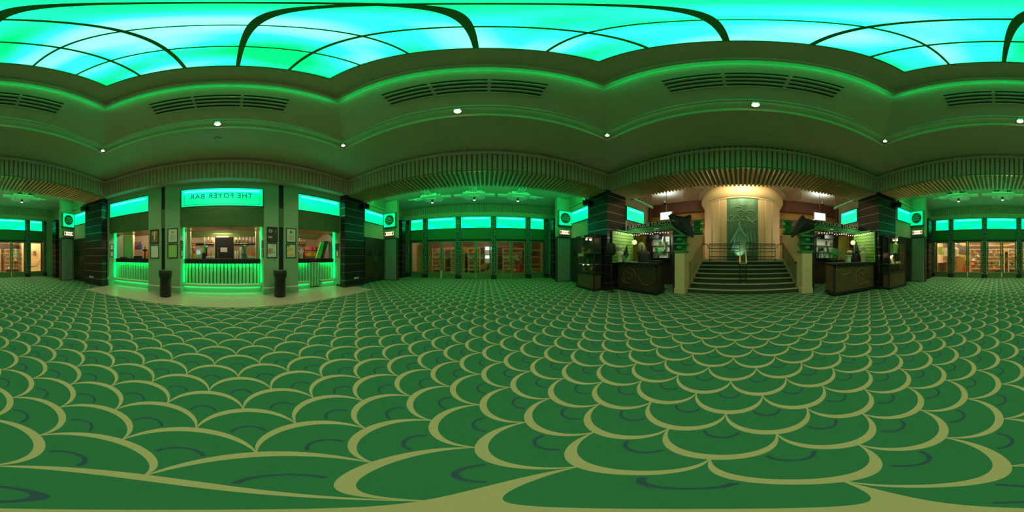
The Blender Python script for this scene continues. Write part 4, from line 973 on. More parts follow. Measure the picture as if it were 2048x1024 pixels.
# side walls of the stair and pillars
for (s, xa_, xb_, nm) in ((-1, -2.12, -1.80, 'left'), (1, 1.96, 2.30, 'right')):
    y1 = 7.5
    m = MB(); m.prism([(xa_ if s < 0 else xa_, 5.30, 0), (xa_, y1, 0), (xa_, y1, 2.27), (xa_, 5.30, 1.93)], (xb_-xa_, 0, 0)); struct(m.build('wall_stair_'+nm, 'cream'), 'cream side wall of the stairs')
    p = thing('pillar', f'pale {nm} pillar at the stair foot with a green stacked ornament on top', 'pillar', ((xa_+xb_)/2, 5.0, 0))
    q0, q1 = (xa_-.02, xb_+.0) if s < 0 else (xa_, xb_+.02)
    B(q0, q1, 4.97, 5.30, 0, 1.37).build('shaft', 'cream', p); B(q0-.02, q1+.02, 4.95, 5.31, 0, .17).build('base', 'cream', p)
    o = MB(); xm = (q0+q1)/2
    for z in (1.37, 1.62, 1.89): o.box(q0-.03, q1+.03, 4.94, 5.36, z, z+.065)
    o.box(q0+.06, q1-.04, 5.06, 5.30, 1.4, 1.92); o.build('ornament_slab', 'jade', p)
    for z in (1.53, 1.79): MB().ball((xm+.02*s, 5.03, z), .09, 14, .9, 1.3).build('ornament_ball', 'jade', p, True)
    # second ornament further back on the side wall
    o = thing('stacked_ornament', f'green stacked ornament with pale balls at the upper end of the {nm} stair wall', 'ornament', (-1.93 if s < 0 else 2.1, 7.25, 2.2))
    xi = -1.70 if s < 0 else 1.86; m = MB()
    for z in (2.24, 2.52, 2.78): m.box(min(xi, xi+s*.45), max(xi, xi+s*.45), 7.0, 7.35, z, z+.09)
    m.box(min(xi+s*.10, xi+s*.40), max(xi+s*.10, xi+s*.40), 7.05, 7.3, 2.24, 2.82); m.build('slab', 'jade', o)
    for z in (2.42, 2.68): MB().ball((xi+s*.04, 7.05, z), .085, 14, 1).build('ball', 'kslat', o, True)
    # balustrade
    xr = -1.80 if s < 0 else 1.93
    b = thing('balustrade', f'sloping green metal balustrade with copper handrail on the {nm} side of the stairs', 'balustrade', (xr, 5.5, .15))
    A = Vector((xr, 5.52, 1.03)); Bq = Vector((xr, 7.35, 1.93))
    MB().bar(A, Bq, .05, .03).build('handrail', 'copper', b)
    for k in range(1, 6):
        d = Vector((0, 0, -.13*k)); MB().bar(A+d, Bq+d, .02, .035).build('rail', 'railgreen', b)
    for t_ in (0, 1): 
        q = A.lerp(Bq, t_); MB().bar(q, (q.x, q.y, q.z-.80), .045, .045).build('post', 'railgreen', b)
    xo0, xo1 = (xr-.16, xr) if s < 0 else (xr, xr+.16)
    B(xo0, xo1, 5.50, 5.56, .145, 1.0).build('end_panel', 'jade_pale', b); B(xo0-.03, xo1+.01, 5.46, 5.58, 1.0, 1.035).build('end_cap', 'blackm', b)

# centre handrail
t = thing('centre_handrail', 'double copper handrail coming down the middle of the stairs', 'handrail', (XC, 6.4, .15))
for x in (-.035, .19):
    MB().bar((x+.0, 5.62, 1.00), (x*.9, 7.3, 1.93), .045, .035).build('rail', 'copper', t)
    MB().bar((x, 5.66, 1.0), (x, 5.66, .20), .03, .03).build('post', 'blackm', t); MB().bar((x, 7.2, 1.88), (x, 7.2, 1.0), .03, .03).build('post', 'copper', t)
MB().bar((-.035, 5.62, 1.0), (.19, 5.62, 1.0), .035, .035).build('end_bar', 'copper', t)
for k in range(4): z = .30+.16*k; MB().bar((-.03, 5.66, z), (.185, 5.66, z), .02, .03).build('cross_bar', 'railgreen', t)
m = MB()
for k in range(6): m.prism([(-.03, 5.5+RUN*k, RISE*(k+1)+.002), (.19, 5.5+RUN*k, RISE*(k+1)+.002), (.19, 5.5+RUN*(k+1)-.3, RISE*(k+1)+.004)], (0,.002,.001))
# landing rails
for (a, b, nm) in ((-1.46, -.06, 'left'), (.22, 1.58, 'right')):
    t = thing('landing_rail', f'low dark green railing at the top of the stairs, {nm} half', 'railing', ((a+b)/2, 7.42, ZL))
    for z in (1.10, 1.22, 1.45, 1.60, 1.72, 1.80):
        lift = .05 if z > 1.5 else 0
        inner = b if nm == 'left' else a; outer_ = a if nm == 'left' else b
        pts = [(outer_+(inner-outer_)*u, 7.42, z+lift*(1-math.cos(PI*max(0, (u-.5)*2)))*.5*(1 if z > 1.7 else -.6)) for u in [i/12 for i in range(13)]]
        MB().tube(pts, .02, 6).build('rail', 'blackm' if z != 1.45 else 'railgreen', t, True)
    for x in (a, b, (a+b)/2): MB().bar((x, 7.42, ZL), (x, 7.42, 1.83), .025, .025).build('post', 'railgreen', t)
for (x, nm) in ((-1.62, 'left'), (1.78, 'right')):
    struct(B(x-.16, x+.16, 7.36, 7.9, ZL, ZL+.10).build('trim_kerb', 'beige'))
    t = thing('wall_handrail', f'short dark handrail with a bright end beside the round tower, {nm} side', 'handrail', (x, 7.9, 1.6)); s = -1 if nm == 'left' else 1
    MB().tube([(x+s*.75, 8.3, 2.0), (x+s*.4, 8.1, 1.92), (x, 7.85, 1.80), (x-s*.03, 7.8, 1.62)], .02).build('rail', 'dwood', t, True); MB().ball((x+s*.06, 7.85, 1.84), .03).build('end_knob', 'white', t, True)

# round tower with relief
YC, RC = 10.2, 2.33
tw = thing('round_tower', 'round cream tower wall with flared bright top behind the stairs', 'tower', (XC, YC, ZL)); tw['kind'] = 'structure'
MB().lathe(XC, YC, [(RC, ZL), (RC, CH+2.93), (RC+.03, CH+2.95), (RC+.03, CH+3.05)], 72).build('drum', 'cream', tw, True)
MB().lathe(XC, YC, [(RC+.02, CH+3.0), (RC+.12, CH+3.1), (RC+.20, CH+3.3), (RC+.17, CH+3.55), (RC+.05, ZST)], 72).build('flared_cap', 'cream', tw, True)
m = MB()
for px in (1424, 1439, 1516.5, 1530.5, 1544, 1453):
    az = (px-AX)/2048*2*PI
    # intersect the sight line with the drum
    dx, dy = math.sin(az), math.cos(az); bb = -2*(dx*XC+dy*YC); cc_ = XC*XC+YC*YC-RC*RC; tt = (-bb-math.sqrt(bb*bb-4*cc_))/2
    x, y = dx*tt, dy*tt; n_ = Vector((x-XC, y-YC, 0)).normalized()
    m.bar((x+n_.x*.01, y+n_.y*.01, ZL), (x+n_.x*.01, y+n_.y*.01, CH+2.93), .05, .05)
m.build('rib', 'cream', tw)
# relief panel follows the curve
rl = thing('relief_panel', 'tall green bronze relief of a swirling figure on the round tower', 'relief', (XC, YC-RC, ZL))
a0, a1 = math.asin((-.67-XC)/RC), math.asin((.82-XC)/RC)
def on(a, z, d): return (XC+(RC+d)*math.sin(a), YC-(RC+d)*math.cos(a), z)
m = MB(); n = 16; z0, z1 = ZL, CH+2.92
fr0 = [on(a0+(a1-a0)*i/n, z0, .05) for i in range(n+1)]; bk0 = [on(a0+(a1-a0)*i/n, z0, -.02) for i in range(n+1)]
m.prism(fr0+bk0[::-1], (0,0,z1-z0)); m.build('slab', 'bronze', rl)
def rel(u, v, d=.055):                              # u 0..1 left-right, v 0..1 bottom-top
    return on(a0+(a1-a0)*u, z0+(z1-z0)*v, d)
def reltube(name, uv, r=.03):
    K = len(uv); pts = []
    for i in range(K-1):
        for k in range(5): q = k/5; pts.append(rel(uv[i][0]*(1-q)+uv[i+1][0]*q, uv[i][1]*(1-q)+uv[i+1][1]*q))
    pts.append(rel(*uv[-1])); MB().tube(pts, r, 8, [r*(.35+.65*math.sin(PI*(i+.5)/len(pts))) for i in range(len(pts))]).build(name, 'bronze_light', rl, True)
circ = lambda cx, cy, rx, ry, a, b, n=14: [(cx+rx*math.cos(math.radians(a+(b-a)*i/n)), cy+ry*math.sin(math.radians(a+(b-a)*i/n))) for i in range(n+1)]
reltube('swirl', circ(.76, .70, .20, .09, 170, -150), .035); reltube('swirl', circ(.80, .71, .10, .05, 200, -120), .025)
reltube('swirl', circ(.15, .66, .12, .05, 20, 300), .03); reltube('swirl', circ(.33, .80, .16, .05, 160, 20), .025); reltube('swirl', circ(.5, .9, .10, .03, 190, 360), .02)
reltube('head', circ(.44, .71, .075, .045, 0, 360), .03); reltube('hair', circ(.44, .73, .13, .06, 10, 170), .03)
reltube('shoulder', [(.3,.60),(.38,.64),(.5,.64),(.58,.60)], .04); reltube('arm', [(.58,.70),(.7,.64),(.80,.60),(.91,.57)], .045); reltube('arm', [(.32,.72),(.24,.67),(.14,.64),(.26,.62)], .03)
reltube('body', [(.42,.62),(.40,.56),(.43,.50),(.40,.44)], .06); reltube('leg', [(.40,.52),(.32,.44),(.22,.36),(.12,.28)], .045); reltube('leg', [(.40,.52),(.48,.47),(.54,.42),(.62,.38)], .045)
reltube('robe', [(.30,.44),(.24,.30),(.17,.18),(.10,.06)], .03); reltube('robe', [(.36,.38),(.36,.25),(.40,.12)], .02)
for k in range(3): reltube('ray', [(.62+.12*k,.50-.02*k),(.70+.1*k,.30),(.66+.12*k,.06)], .018)
struct(MB().prism([on(a0-.02+(a1-a0+.04)*i/n, CH+2.92, .10) for i in range(n+1)]+[on(a0-.02+(a1-a0+.04)*i/n, CH+2.92, -.02) for i in range(n+1)][::-1], (0,0,.05)).build('trim_relief_cornice', 'cream'))
# ceiling, back wall of the upper foyer
struct(B(-9, 9.4, YE, 14, ZST, ZST+.1).build('ceiling_upper', 'plaster')); struct(B(-9, 9.4, 11.2, 11.3, 0, ZST).build('wall_upper_back', 'band'))
struct(B(-9.1, -9, 4.2, 14, 0, ZST).build('wall_upper_left', 'band')); struct(B(9.4, 9.5, 4.2, 14, 0, ZST).build('wall_upper_right', 'band'))
m = MB()
for i in range(120):
    a = 2*PI*i/120
    m.bar((XC+(RC+.35)*math.sin(a), YC-(RC+.35)*math.cos(a), ZST-.01), (XC+(RC+1.3)*math.sin(a), YC-(RC+1.3)*math.cos(a), ZST-.01), .06, .05)
struct(m.build('trim_radial_ribs', 'flute'), 'radial ribs in the ceiling around the tower')
m = MB()
for s, x in ((-1, -3.2), (1, 3.35)):
    for z in (CH+1.9, CH+2.3): m.bar((x-2.5, 9.4, z), (x+2.3, 9.4, z), .03, .03)
    for k in range(4): m.bar((x-2+k*1.2, 9.4, ZL), (x-2+k*1.2, 9.4, CH+2.3), .03, .03)
struct(m.build('trim_upper_rails', 'steel'))
for (z0_, z1_, mm, d_) in ((ZL, CH+.7, 'ochre', .05), (CH+.7, CH+1.35, 'brownt', .10), (CH+1.35, CH+1.85, 'ochre', .05), (CH+1.85, CH+2.5, 'brownt', .12), (CH+2.5, CH+3.0, 'ochre', .06), (CH+3.0, ZST, 'brownt', .5)):
    for (a, b) in ((-9, -2.0), (2.2, 9.4)): struct(B(a, b, 10.6-d_, 11.2, z0_, z1_-.03).build('trim_timber_band', mm))
for z_ in (CH+.69, CH+1.84, CH+2.49): struct(B(-9, 9.4, 10.52, 10.7, z_-.03, z_).build('trim_band_line', 'beige'))
# lamps over the stairs
t = thing('ceiling_lamp', 'hidden warm spotlights above the soffit washing the tower top', 'lamp', (XC, 6.7, ZST))
for x in (-.55, .0, .6): MB().cyl((x+XC, 6.6, ZST), (x+XC, 6.6, ZST-.14), .06, n=14).build('housing', 'blackm', t, True)
lamp('wash', 'SPOT', (XC, 6.6, ZST-.2), 200, (1, .86, .52), t, .08, (XC, 8.0, CH+3.35), 84, .9)
lamp('wash', 'SPOT', (XC-1.0, 6.6, ZST-.2), 100, (1, .80, .42), t, .08, (XC-1.6, 8.8, CH+2.0), 120, .8)
lamp('wash', 'SPOT', (XC+1.0, 6.6, ZST-.2), 100, (1, .80, .42), t, .08, (XC+1.6, 8.8, CH+2.0), 120, .8)
t = thing('uplight', 'small floor uplighter behind the landing rail shining on the relief', 'lamp', (-.15, 7.62, ZL))
MB().lathe(-.15, 7.62, [(.06, ZL), (.06, ZL+.06), (.05, ZL+.08), (.01, ZL+.07)], 14).build('housing', 'steel', t, True)
lamp('uplight_lamp', 'SPOT', (-.12, 7.60, ZL+.13), 30, (.75, 1, .75), t, .03, (.02, 7.95, ZL+1.3), 100, .9)
for (x, nm) in ((-4.1, 'left'), (4.4, 'right')):
    t = thing('floodlight', f'pale blue ceiling floodlight glowing on the upper foyer ceiling, {nm} of the tower', 'lamp', (x, 8.1, ZST-.30))
    B(x-.09, x+.09, 8.05, 8.15, ZST-.78, ZST-.70).build('housing', 'blackm', t); B(x-.01, x+.01, 8.09, 8.11, ZST-.70, ZST).build('stem', 'steel', t)
    lamp('flood', 'SPOT', (x, 8.1, ZST-.66), 120, (.66, .90, 1), t, .04, (x, 8.1, ZST), 140, .9)
    lamp('foyer_fill', 'POINT', (x*.9, 8.6, CH+1.3), 60, (1, .78, .46), size=.2)  # fill without a fitting, added to brighten the upper back walls
    xs_, ys_ = (-3.32, 6.7) if nm == 'left' else (3.55, 6.75)
    t = thing('hanging_sign', f'blank glowing white box sign hanging {nm} of the round tower', 'sign', (xs_, ys_, CH+1.70))
    B(xs_-.29, xs_+.29, ys_, ys_+.06, CH+1.72, CH+2.06).build('box', 'e_white', t)
    m = MB(); m.box(xs_-.31, xs_+.31, ys_-.01, ys_+.07, CH+2.06, CH+2.09); m.box(xs_-.31, xs_-.29, ys_-.01, ys_+.07, CH+1.70, CH+2.06); m.box(xs_+.29, xs_+.31, ys_-.01, ys_+.07, CH+1.70, CH+2.06); m.build('frame', 'steel', t)
    MB().cyl((xs_, ys_+.03, CH+2.09), (xs_, ys_+.03, ZST), .012).build('rod', 'steel', t)

# walls between the columns and the upper foyer, with green panels
for (s, x, ya, nm) in ((-1, -4.22, 4.93, 'left'), (1, 4.50, 5.14, 'right')):
    x0, x1 = sorted((x, x+s*.2)); yb = 6.9
    struct(B(x0, x1, ya, yb, CH+1.0, ZST).build('wall_kiosk_'+nm, 'plaster'))
    struct(MB().flutes((x, YE, CH+2.47), (0,1,0), yb-YE, (0,0,1), .8, (-s,0,0), .13, .05, 5).build('trim_kiosk_'+nm, 'flute', smooth=True))
    m = MB(); e = x-s*.10; m.box(*sorted((x, e)), YE, yb, CH+2.40, CH+2.47); struct(m.build('trim_kiosk_shelf_'+nm, 'plaster'))
    tag(B(*sorted((e+s*.01, e-s*.005)), YE-.3, yb, CH+2.475, CH+2.485).build('led_strip', 'e_ledh'), f'green strip light above the green panel beside the {nm} kiosk', 'strip light')
    pa = ya+.03 if s < 0 else ya+.04; pb = 6.15 if s < 0 else 6.30
    panel(f'green backlit panel on the wall above the {nm} merchandise kiosk', *sorted((x-s*.002, x-s*.04)), pa, pb, CH+1.48, CH+2.04, (-s, 0))
    solo(B(*sorted((x, x-s*.05)), 6.62, 6.85, CH+1.0, CH+2.40), 'timber_post', 'dwood', f'brown timber post at the far end of the green panel wall, {nm} side', 'post')
# ------------------------------------------------------------------ merchandise kiosks
def bust(x, y, z, h, skin, cloth, label, wig=None, hat=None, rs=1.0):
    t = thing('mannequin', label, 'mannequin', (x, y, z))
    MB().lathe(x, y, [(.13*rs, z), (.12*rs, z+.10*h), (.15*rs, z+.30*h), (.19*rs, z+.48*h), (.17*rs, z+.56*h), (.06, z+.62*h), (.045, z+.66*h)], 18, 1, .62).build('torso', cloth, t, True)
    m = MB(); m.lathe(x, y, [(.045, z+.62*h), (.045, z+.70*h), (.06, z+.72*h), (.078, z+.80*h), (.08, z+.88*h), (.06, z+.96*h), (.02, z+h)], 18, .92, 1.05)
    m.prism([(x-.012, y-.078, z+.79*h), (x+.012, y-.078, z+.79*h), (x, y-.10, z+.79*h), (x, y-.075, z+.85*h)], (0,.01,0))
    m.build('head', skin, t, True); hd = t.children[-1]
    if wig:
        m = MB(); rnd = random.Random(3)
        m.ball((x, y+.015, z+.92*h), .11, 14, .9); 
        for k in range(14):
            a = rnd.uniform(-.6, PI+.6); m.tube([(x+.09*math.cos(a), y+.02+.06*math.sin(a), z+.95*h), (x+.13*math.cos(a), y+.03+.07*math.sin(a), z+.80*h), (x+.12*math.cos(a), y+.02+.07*math.sin(a), z+.64*h)], .025, 6, [.02,.028,.008])
        m.build('wig', wig, hd, True)
    if hat: witch_hat(x, y, z+.93*h, t)
    return t
def witch_hat(x, y, z, parent=None, label=None, r=.26, hh=.42, lean=.05):
    t = parent or thing('witch_hat', label, 'hat', (x, y, z))
    m = MB(); m.lathe(x, y, [(r, z+.02), (r*.98, z+.028), (.10, z+.02), (.095, z+.05)], 24); m.build('brim', 'blackm', t, True)
    m = MB(); pts = [(x+lean*((k/6)**2), y, z+.02+hh*k/6) for k in range(7)]; m.tube(pts, .1, 14, [.105*(1-k/6)+.004 for k in range(7)]); m.build('crown', 'blackm', t, True)
    return t
def kiosk(s, nm, x_wall, x_post, yf, cx0, cx1, cy0, cy1):
    """s=-1 left of the stairs, +1 right. x_wall: column side, x_post: stair side"""
    xa, xb = sorted((x_wall, x_post))
    k = thing('merchandise_kiosk', f'dark merchandise kiosk with pointed roof corner and string of bulbs, {nm} of the stairs', 'kiosk', ((xa+xb)/2, yf+.7, 0)); 
    zf0, zf1 = 2.22, 2.47
    B(xa, xb, yf, yf+.08, zf0+.09, zf1).build('frieze', 'blackm', k)
    B(xa, xb, yf-.03, yf+.10, zf0, zf0+.09).build('cornice', 'jade', k)
    xc = x_post-(.12 if s > 0 else -.12)*-1
    p0, p1 = sorted((x_post, x_post-s*.14)); B(p0, p1, yf, yf+.12, 0, zf0).build('corner_post', 'blackm', k)
    B(p0, p1, yf+.12, 6.45, 0, 2.25).build('side_wall', 'dwood', k)
    B(xa, xb, 6.45, 6.52, 0, 2.30).build('back_wall', 'dwood', k)
    B(xa, xb, yf+.08, 6.5, 2.36, 2.40).build('ceiling_board', 'blackm', k)
    # letters, mirrored as in the picture
    tm = text_mb('OZDUST BOUTIQUE', ((xa+xb)/2, yf-.008, (zf0+.10+zf1)/2), (-1,0,0), (0,0,1), .20, .012, 1.0)
    tm.build('lettering', 'fret', k)
    # slatboard on the column side
    xs = x_wall; sb = MB(); d0, d1 = sorted((xs-s*.0, xs-s*.05)); sb.box(d0, d1, 4.15, 5.35, 1.0, 2.16)
    sb2 = thing('slatboard', f'lime green slatted display board on the inner side of the {nm} black column', 'display board', (xs, 4.75, 1.0))
    sb.build('board', 'kslat', sb2); m = MB()
    for q in range(9): z = 1.08+.12*q; m.box(*sorted((xs-s*.05, xs-s*.056)), 4.16, 5.34, z, z+.012)
    m.build('groove', 'ink', sb2)
    # mustard curtain at the back and white shelves
    y = 6.38; cxm = px_x(1278 if s < 0 else 1689, y)
    m = MB(); m.flutes((cxm-.33, y+.04, .02), (1,0,0), .66, (0,0,1), 2.18, (0,-1,0), .06, .03, 5)
    solo(m, 'curtain', 'mustard', f'mustard yellow curtain hanging at the back of the {nm} kiosk', 'curtain', smooth=True)
    xw = px_x(1322 if s < 0 else 1650, y)
    w_ = thing('shelf_unit', f'white lit shelf unit of small goods at the back of the {nm} kiosk, stair side', 'shelf unit', (xw, y, 1.15))
    B(xw-.42, xw+.42, y+.0, y+.06, 1.15, 2.10).build('back_panel', 'white', w_)
    for z in (1.15, 1.42, 1.70): B(xw-.42, xw+.42, y-.15, y, z, z+.02).build('shelf', 'steel', w_)
    rnd = random.Random(31+s)
    for q in range(14):
        xx = xw-.38+.058*q; z = rnd.choice((1.17, 1.44, 1.72)); h = rnd.uniform(.12, .22)
        B(xx-.022, xx+.022, y-.12, y-.05, z, z+h).build('goods', rnd.choice(('jade','dark_print','white','foliage','grey','bottle','red')), w_)
    solo(B(xw-.30, xw+.15, y-.5, y-.15, 1.98, 2.14), 'dark_box', 'blackm', f'dark flat box hanging under the roof at the back of the {nm} kiosk', 'box')
    # bulbs along the front and column side
    str_ = thing('bulb_string', f'string of small white bulbs along the roof edge of the {nm} kiosk', 'string lights', ((xa+xb)/2, yf+.15, 2.1))
    m = MB(); pts = [(x_wall-s*.1, 4.3+.25*q, 2.19-.02*(q % 2)) for q in range(4)]+[(x_wall-s*(.15+(xb-xa-.3)*q/8), yf+.16, 2.16+.02*(q % 2)) for q in range(9)]
    m.tube(pts, .008, 5); m.build('cable', 'jade', str_)
    m = MB(); m.tube([(p[0], p[1], p[2]+.03) for p in pts], .02, 6); m.build('garland', 'foliage', str_)
    for q in range(len(pts)-1):
        for u in (0., .5):
            p = Vector(pts[q]).lerp(Vector(pts[q+1]), u); z = p.z-.06-.02*(q % 3)
            if q < 12: MB().ball((p.x, p.y, z), .013, 8).build('bulb', 'e_bulb', str_, True)
    lamp('kiosk_light', 'POINT', ((xa+xb)/2, 5.7, 2.05), 14.0, (.92, 1, .70), size=.12)
    lamp('kiosk_light', 'POINT', (x_wall-s*.45, 4.75, 2.05), 5.0, (.95, 1, .60), size=.05)
    # counter on castors
    c0, c1 = sorted((cx0, cx1))
    c = thing('kiosk_counter', f'dark brown counter with cog pattern front on castors, {nm} of the stairs', 'counter', ((c0+c1)/2, (cy0+cy1)/2, 0))
    B(c0+.03, c1-.03, cy0+.03, cy1-.03, .10, .97).build('body', 'kdark' if s < 0 else 'kfront', c)
    B(c0, c1, cy0, cy1, .97, 1.03).build('top', 'blackm', c, bevel=.008)
    B(c0+.01, c1-.01, cy0+.01, cy1-.01, .06, .13).build('plinth', 'blackm', c)
    m = MB()
    for xx in (c0+.02, c1-.08): m.box(xx, xx+.06, cy0+.015, cy0+.05, .13, .97)
    m.box(c0+.03, c1-.03, cy0+.015, cy0+.04, .90, .97); m.build('edge_trim', 'blackm', c)
    m = MB(); gx_, gz_ = (c0+.42, .97) if s > 0 else (c1-.42, .62)
    def gear(gx_, gz_, R_, teeth, a0=0, a1=360):
        pts = []
        for i in range(teeth*2+1):
            a = math.radians(a0+(a1-a0)*i/(teeth*2)); r2 = R_*(1 if i % 2 else 1.10); pts.append((gx_+r2*math.cos(a), cy0+.028, gz_+r2*math.sin(a)))
        m.tube(pts, .018, 6)
    gear(gx_-.0, gz_ if s > 0 else gz_, .30, 14, 180, 360); gear((c0+c1)/2+.25*s, .55, .26, 14); gear((c0+c1)/2+.25*s, .55, .12, 8); gear((c1-.45) if s > 0 else (c0+.45), .48, .2, 11)
    m.build('cog_relief', 'owood_dark' if s > 0 else 'kfront', c, True)
    for xx in (c0+.15, c1-.15):
        for yy_ in (cy0+.12, cy1-.12):
            MB().cyl((xx-.02, yy_, .035), (xx+.02, yy_, .035), .035, n=14).build('castor', 'steel', c, True)
    return k
M['kfront'] = mat('dark_panel_wood', (.13, .075, .035), .5, var=.45, vscale=14)
M['owood_dark'] = mat('brown_relief_wood', (.24, .14, .05), .5, var=.3)
kiosk(-1, 'left', -4.20, -2.22, 5.0, -4.19, -2.46, 4.36, 4.92)
kiosk(1, 'right', 4.48, 2.42, 5.0, 2.62, 4.42, 4.10, 4.66)

# pagoda-like roof corners
def sight(px, py, y):
    az = (px-AX)/2048*2*PI; x = y*math.tan(az); return Vector((x, y, CH+(y/math.cos(az))*math.tan((512-py)/1024*PI)))
def roof(pts, y, nm, tips):
    k = [sight(px, py, y) for px, py in pts]; c = sum(k, Vector((0,0,0)))/len(k)
    t = thing('roof_corner', f'black swooping roof corner with upturned tips on the {nm} kiosk beside the stair pillar', 'roof', (c.x, y, c.z))
    m = MB(); n = len(k); fr_ = [p.copy() for p in k]; bk_ = [p+Vector((0, .20, .02)) for p in k]; apex = c+Vector((0,-.16,.08))
    m.add(fr_+bk_+[apex], [(i, (i+1) % n, 2*n) for i in range(n)]+[(i, n+i, n+(i+1) % n, (i+1) % n) for i in range(n)]+[tuple(range(n, 2*n))])
    m.build('roof_shell', 'blackm', t)
    for (a, b) in tips: MB().tube([sight(*a, y-.03), sight((a[0]+b[0])/2, (a[1]+b[1])/2+2, y-.06), sight(*b, y-.03)], .03, 8, [.035,.03,.006]).build('ridge', 'blackm', t, True)
    return t
rt = roof([(1336,432),(1343,427),(1354,431),(1367,433),(1380,429.5),(1378.5,443),(1385,464),(1384,475),(1364,466),(1352,458),(1345,446)], 5.0, 'left', [((1343,440),(1337,430)), ((1360,440),(1380,429)), ((1370,460),(1384,475))])
roof([(1605.7,430),(1612,437),(1628,441),(1643,444),(1638,452),(1624,458),(1610,463),(1596,466.5),(1586,475),(1584,464),(1590,453),(1598,441)], 5.0, 'right', [((1610,442),(1605.5,429)), ((1625,448),(1643,444)), ((1598,460),(1584,474))])
for (s, a, b, c) in ((-1, (1340,446), (1352,458), (1366,467)), (1, (1600,467), (1615,462), (1634,455))):
    solo(MB().prism([sight(*a, 4.96), sight(*b, 4.96), sight(*c, 4.96), sight(c[0], c[1]+3, 4.96), sight(b[0], b[1]+4, 4.96), sight(a[0], a[1]+(8 if s < 0 else 3), 4.96)], (0, .04, 0)), 'curved_bracket', 'jade', f'green curved bracket under the black roof corner, {"left" if s < 0 else "right"} kiosk', 'bracket')
for (px, py, s) in ((1346,441,'left'),(1632,448,'right')):
    q = sight(px, py, 4.75); solo(MB().bar(q+Vector((-.05,0,.03 if s == 'left' else -.03)), q+Vector((.05,0,-.03 if s == 'left' else .03)), .01, .03), 'roof_plate', 'grey', f'small grey plate on the black roof corner of the {s} kiosk', 'plate')

# goods on and behind the counters
Zk = 1.03
def at(px, y): return px_x(px, y)
bust(at(1240,4.42), 4.42, Zk, .62, 'paleface', 'paleface', 'pale mannequin bust with rounded white shoulders on the left kiosk counter', rs=.78)
witch_hat(at(1252,4.60), 4.60, 1.24, None, 'black pointed witch hat with wide brim on the left kiosk counter', .23, .42, .06)
solo(MB().lathe(at(1252,4.60), 4.60, [(.10,Zk),(.02,Zk+.02),(.02,1.22),(.06,1.255)], 14), 'hat_stand', 'blackm', 'slim black stand under the witch hat on the left kiosk counter', 'hat stand', smooth=True)
xq = -3.98; t = thing('glow_ball', 'added glowing ball for the soft glow on the green slatboard, left kiosk', 'lamp', (xq, 5.2, 1.66))  # added ball and cord stand in for a soft glow on the board
MB().ball((xq, 5.2, 1.80), .10, 16, 1).build('globe', 'e_globe', t, True); MB().cyl((xq, 5.2, 1.93), (xq, 5.2, 2.36), .008, n=6).build('cord', 'blackm', t)
xq = at(1223,3.9); t = thing('floor_lamp', 'slim floor lamp with a dark rounded shade at the column end of the left kiosk', 'lamp', (xq, 3.9, 0))
MB().lathe(xq, 3.9, [(.07,1.28),(.15,1.33),(.175,1.46),(.17,1.60),(.10,1.68),(.03,1.70)], 20).build('lamp_shade', 'blackm', t, True); MB().lathe(xq, 3.9, [(.12,.0),(.12,.02),(.015,.04),(.015,1.3)], 14).build('stand', 'blackm', t, True)
solo(B(at(1249,4.50), at(1258,4.50), 4.50, 4.52, Zk, Zk+.24), 'sign_card', 'green_pale', 'upright pale green card sign on the left kiosk counter', 'card')
solo(B(at(1223,4.5), at(1227,4.5), 4.5, 4.52, Zk, Zk+.20), 'sign_card', 'green_paper', 'narrow lime card at the column end of the left kiosk counter', 'card')
bust(at(1282,5.45), 5.45, .98, .80, 'grey', 'blackm', 'mannequin bust with tawny wig and black clothes inside the left kiosk', 'hair')
solo(MB().lathe(at(1291,5.12), 5.12, [(.17,.0),(.17,.02),(.02,.04),(.02,.9),(.24,1.0),(.20,1.3),(.12,1.42),(.03,1.45)], 16, 1, .6), 'black_cape', 'blackm', 'rounded black cape beside the wigged bust inside the left kiosk', 'cape', smooth=True)
solo(B(at(1301,4.6), at(1324,4.6), 4.5, 4.8, Zk, Zk+.07), 'till_tray', 'blackm', 'low black till tray on the stair end of the left kiosk counter', 'tray', bevel=.01)
solo(MB().lathe(at(1268,4.55), 4.55, [(.11,Zk),(.12,Zk+.012),(.02,Zk+.02)], 18, 1.6, .7), 'paper_dish', 'paper', 'flat pale paper dish on the left kiosk counter', 'dish')
t = thing('white_boa', 'curled white feather boa hanging at the stair side of the left kiosk', 'boa', (at(1330,5.75), 5.75, 1.3)); xq = at(1329,5.75)
MB().cyl((xq-.02,5.75,2.0), (xq-.02,5.75,2.36), .006, n=6).build('cord', 'blackm', t)
MB().tube([(xq-.02,5.75,2.02),(xq-.04,5.75,1.85),(xq+.04,5.75,1.7),(xq+.06,5.75,1.5),(xq-.02,5.75,1.42),(xq-.08,5.75,1.48)], .06, 8, [.05,.08,.07,.07,.06,.03]).build('feathers', 'white', t, True)
solo(MB().tube([(at(1312+q*1.6,6.0), 6.0-.03*(q % 3), 1.35+.12*((q*7) % 5)/2) for q in range(12)], .04, 6), 'feather_bunch', 'foliage', 'bunch of green feathers among the goods of the left kiosk', 'feathers')
